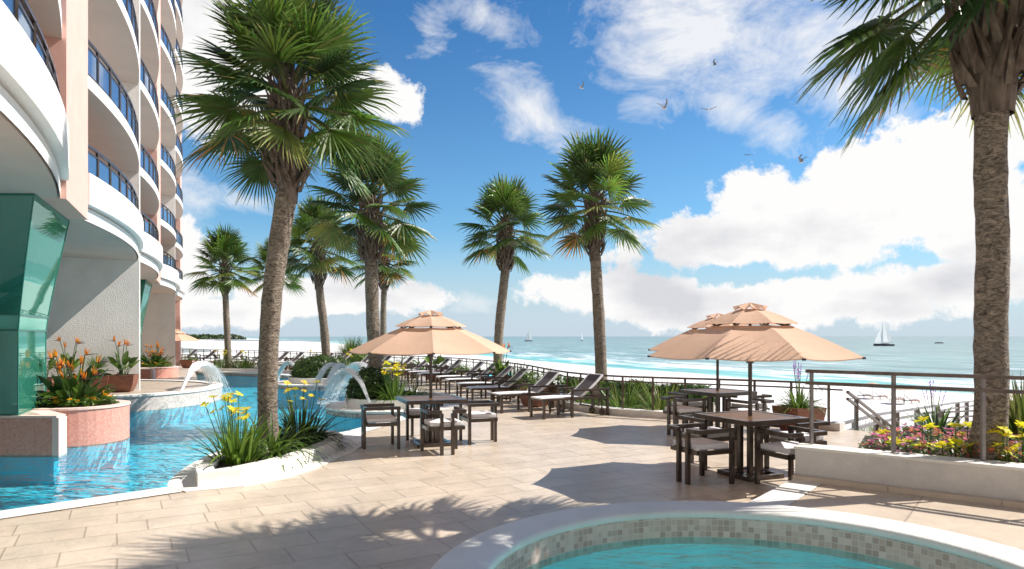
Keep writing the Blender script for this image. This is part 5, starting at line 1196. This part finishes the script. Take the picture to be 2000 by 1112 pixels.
for k in range(420):
    x = rg(325, 480); D = rg(1850, 2050); X = (x - 1000) / F * D; H = rg(9, 16) * (1 if x < 470 else .8) * (.65 + .35 * min(1, (482 - x) / 25)); r = H * rg(.22, .36); cz = ground_z(X, D) if False else -8.2
    c_ = green(random.choice((0, 2)));
    for q in range(9):
        a = rg(0, 6.28); zz = H * rg(.25, .95); rr = r * rg(.3, 1) * (1.15 - zz / H); pc = V((X + math.cos(a) * rr, D + math.sin(a) * rr, cz + zz)); w = r * rg(.5, .9); M = Matrix.Rotation(rg(0, 3), 3, V((rg(-1, 1), rg(-1, 1), rg(-1, 1))).normalized())
        vs = [pc + M @ (V(d) * w) for d in ((1, 0, 0), (0, 1, 0), (-1, 0, 0), (0, -1, 0), (0, 0, 1), (0, 0, -1))]; ml.add(vs, [(0, 1, 4), (1, 2, 4), (2, 3, 4), (3, 0, 4), (1, 0, 5), (2, 1, 5), (3, 2, 5), (0, 3, 5)], 0, tuple(c * rg(.7, 1.5) for c in c_))
o = ml.build('far_wood', M_leaf); tag(o, 'dark wood on the far headland at the horizon beside the hotel', 'wood', kind='stuff')
mb = MB(); pts = [(((x - 1000) / F * 2050), d) for x, d in ((300, 1780), (490, 1830), (540, 1990), (500, 2150), (300, 2200))]; mb.prism(pts, -9, -7.2, bottom=False); o = mb.build('headland', M_sand); tag(o, None, None, kind='structure')

# ------------------------------------------------------------------ light and sky
SUN = V((.965, .235, 1.0)).normalized()
sd = bpy.data.lights.new('sun', 'SUN'); so = bpy.data.objects.new('sun', sd); COL.objects.link(so); sd.energy = 5.0; sd.angle = R(.35); sd.color = (1, .945, .865)
so.rotation_euler = (-SUN).to_track_quat('-Z', 'Y').to_euler()
W = bpy.data.worlds.new('World'); S.world = W; W.use_nodes = True; nt = W.node_tree; L = nt.links; bg = nt.nodes['Background']
sky = nn(nt, 'ShaderNodeTexSky', sky_type='NISHITA', sun_disc=False); sky.sun_elevation = math.asin(SUN.z); sky.sun_rotation = math.atan2(SUN.x, SUN.y); sky.air_density = 1.1; sky.dust_density = .4; sky.ozone_density = 2.2
tc = nn(nt, 'ShaderNodeTexCoord'); sep = nn(nt, 'ShaderNodeSeparateXYZ'); L.new(tc.outputs['Generated'], sep.inputs[0])
def M2(op, a, b=None, c=None, clamp=False):
    n = nn(nt, 'ShaderNodeMath', operation=op, use_clamp=clamp)
    for i, v in enumerate((a, b, c)):
        if v is None: continue
        if isinstance(v, (int, float)): n.inputs[i].default_value = v
        else: L.new(v, n.inputs[i])
    return n.outputs[0]
az = M2('ARCTAN2', sep.outputs[0], sep.outputs[1]); el = M2('ARCSINE', sep.outputs[2])
ae = nn(nt, 'ShaderNodeCombineXYZ'); L.new(az, ae.inputs[0]); L.new(el, ae.inputs[1])
def pa(x, y):
    a = math.atan((x - 1000) / F); return a, math.atan((HOR - y) / F * math.cos(a))
# billows warp the outlines of the clouds
n1 = nn(nt, 'ShaderNodeTexNoise', i_Scale=7.0, i_Detail=12.0, i_Roughness=.66, i_Distortion=.1); L.new(ae.outputs[0], n1.inputs['Vector'])
rotm = nn(nt, 'ShaderNodeMapping'); rotm.inputs['Rotation'].default_value = (0, 0, R(28)); rotm.inputs['Scale'].default_value = (5, 8.5, 1); L.new(ae.outputs[0], rotm.inputs[0])
n2 = nn(nt, 'ShaderNodeTexNoise', i_Scale=1.5, i_Detail=12.0, i_Roughness=.68, i_Distortion=.5); L.new(rotm.outputs[0], n2.inputs['Vector'])
def blob(x, y, rx, ry, w=1.0, rot=0):
    a, e = pa(x, y); ca = math.cos(a); ra = rx / F * ca * ca; re = ry / F * ca
    mp = nn(nt, 'ShaderNodeMapping', vector_type='TEXTURE'); mp.inputs['Location'].default_value = (a, e, 0); mp.inputs['Rotation'].default_value = (0, 0, R(rot)); mp.inputs['Scale'].default_value = (ra, re, 1); L.new(ae.outputs[0], mp.inputs[0])
    ln = nn(nt, 'ShaderNodeVectorMath', operation='LENGTH'); L.new(mp.outputs[0], ln.inputs[0])
    return M2('MULTIPLY', M2('SUBTRACT', 1.0, ln.outputs['Value']), w)
def union(bl_):
    o = bl_[0]
    for b in bl_[1:]: o = M2('MAXIMUM', o, b)
    return o
cum = union([blob(1640, 400, 400, 130, 1.1, 14), blob(1420, 470, 260, 75, 1), blob(1850, 320, 260, 110, 1, 22), blob(1930, 420, 200, 130, 1), blob(1250, 585, 330, 60, .9, -4), blob(1560, 590, 420, 60, .9), blob(1880, 560, 260, 65, .8), blob(640, 580, 240, 42, .9), blob(370, 90, 210, 190, 1.0, -20), blob(330, 520, 180, 110, .9), blob(380, 610, 200, 40, .8), blob(720, 185, 130, 50, .75, -12), blob(2500, 350, 500, 400, .8)])
wis = union([blob(1420, 70, 380, 130, 1.0, -14), blob(1800, 60, 330, 120, 1.0, -5), blob(1250, 130, 160, 80, .7, -30), blob(1460, 230, 170, 60, .62, -28), blob(1640, 180, 170, 70, .75, -25), blob(1040, 210, 160, 60, .62, -38), blob(960, 40, 110, 40, .55, -20), blob(830, 60, 60, 60, .42, -40), blob(380, 390, 90, 60, .6, -15), blob(480, 395, 75, 25, .5, -8), blob(940, 590, 60, 20, .4)])
d1 = M2('ADD', cum, M2('MULTIPLY', M2('SUBTRACT', n1.outputs['Fac'], .5), 2.5)); c1_ = M2('MULTIPLY', M2('SUBTRACT', d1, .10), 6.5, clamp=True)
d2 = M2('ADD', wis, M2('MULTIPLY', M2('SUBTRACT', n2.outputs['Fac'], .5), 2.3)); c2_ = M2('MULTIPLY', M2('SUBTRACT', d2, .05), 1.35, clamp=True)
front = M2('GREATER_THAN', sep.outputs[1], 0)
dens = M2('MULTIPLY', M2('MAXIMUM', c1_, M2('MULTIPLY', c2_, .85)), front)
# soft grey modelling inside the clouds
n3 = nn(nt, 'ShaderNodeTexNoise', i_Scale=3.2, i_Detail=6.0, i_Roughness=.55); 
m3 = nn(nt, 'ShaderNodeMapping'); m3.inputs['Location'].default_value = (.0, .06, 2); m3.inputs['Scale'].default_value = (1, 2.2, 1); L.new(ae.outputs[0], m3.inputs[0]); L.new(m3.outputs[0], n3.inputs['Vector'])
cr = nn(nt, 'ShaderNodeValToRGB'); L.new(M2('ADD', n3.outputs['Fac'], M2('MULTIPLY', M2('SUBTRACT', d1, .9), -.10)), cr.inputs[0]); e_ = cr.color_ramp.elements
e_[0].position = .34; e_[0].color = (.58, .585, .62, 1); e_[1].position = .52; e_[1].color = (.82, .815, .81, 1)
# clear-air gradient: Nishita, tinted to the photo's blue
tint = nn(nt, 'ShaderNodeMix', data_type='RGBA', blend_type='MULTIPLY'); tint.inputs[0].default_value = 1; L.new(sky.outputs[0], tint.inputs[6]); tint.inputs[7].default_value = (.060, .096, .118, 1)
dz = nn(nt, 'ShaderNodeMapRange', interpolation_type='SMOOTHSTEP'); dz.inputs['From Min'].default_value = .12; dz.inputs['From Max'].default_value = .55; L.new(el, dz.inputs[0])
deep = nn(nt, 'ShaderNodeMix', data_type='RGBA', blend_type='MULTIPLY'); L.new(dz.outputs[0], deep.inputs[0]); L.new(tint.outputs[2], deep.inputs[6]); deep.inputs[7].default_value = (.50, .72, .86, 1); tint = deep
# veil of haze at the horizon
hz = nn(nt, 'ShaderNodeMapRange', interpolation_type='SMOOTHSTEP'); hz.inputs['From Min'].default_value = .0; hz.inputs['From Max'].default_value = .17; hz.inputs['To Min'].default_value = 1.25; hz.inputs['To Max'].default_value = 0; L.new(el, hz.inputs[0])
mh = nn(nt, 'ShaderNodeMix', data_type='RGBA'); L.new(M2('MULTIPLY', hz.outputs[0], .7), mh.inputs[0]); L.new(tint.outputs[2], mh.inputs[6]); mh.inputs[7].default_value = (.50, .585, .68, 1)
mc = nn(nt, 'ShaderNodeMix', data_type='RGBA'); L.new(dens, mc.inputs[0]); L.new(mh.outputs[2], mc.inputs[6]); L.new(cr.outputs[0], mc.inputs[7])
# warm fill added to the unseen sky behind the viewer, brightest near the horizon
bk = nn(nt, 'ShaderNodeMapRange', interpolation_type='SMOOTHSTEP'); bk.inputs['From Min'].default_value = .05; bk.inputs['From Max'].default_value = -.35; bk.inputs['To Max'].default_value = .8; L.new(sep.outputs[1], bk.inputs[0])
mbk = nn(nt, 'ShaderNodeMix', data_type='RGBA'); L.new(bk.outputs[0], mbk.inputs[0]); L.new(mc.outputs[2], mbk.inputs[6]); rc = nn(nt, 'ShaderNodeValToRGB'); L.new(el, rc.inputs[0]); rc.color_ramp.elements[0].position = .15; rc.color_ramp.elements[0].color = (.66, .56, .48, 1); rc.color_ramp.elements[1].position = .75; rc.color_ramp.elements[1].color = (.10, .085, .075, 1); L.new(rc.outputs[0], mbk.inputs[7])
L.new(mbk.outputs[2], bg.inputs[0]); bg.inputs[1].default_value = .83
S.view_settings.view_transform = 'Standard'; S.view_settings.look = 'None'; S.view_settings.exposure = .55; S.view_settings.gamma = 1
S.render.engine = 'CYCLES'; S.cycles.max_bounces = 8; S.cycles.transparent_max_bounces = 12
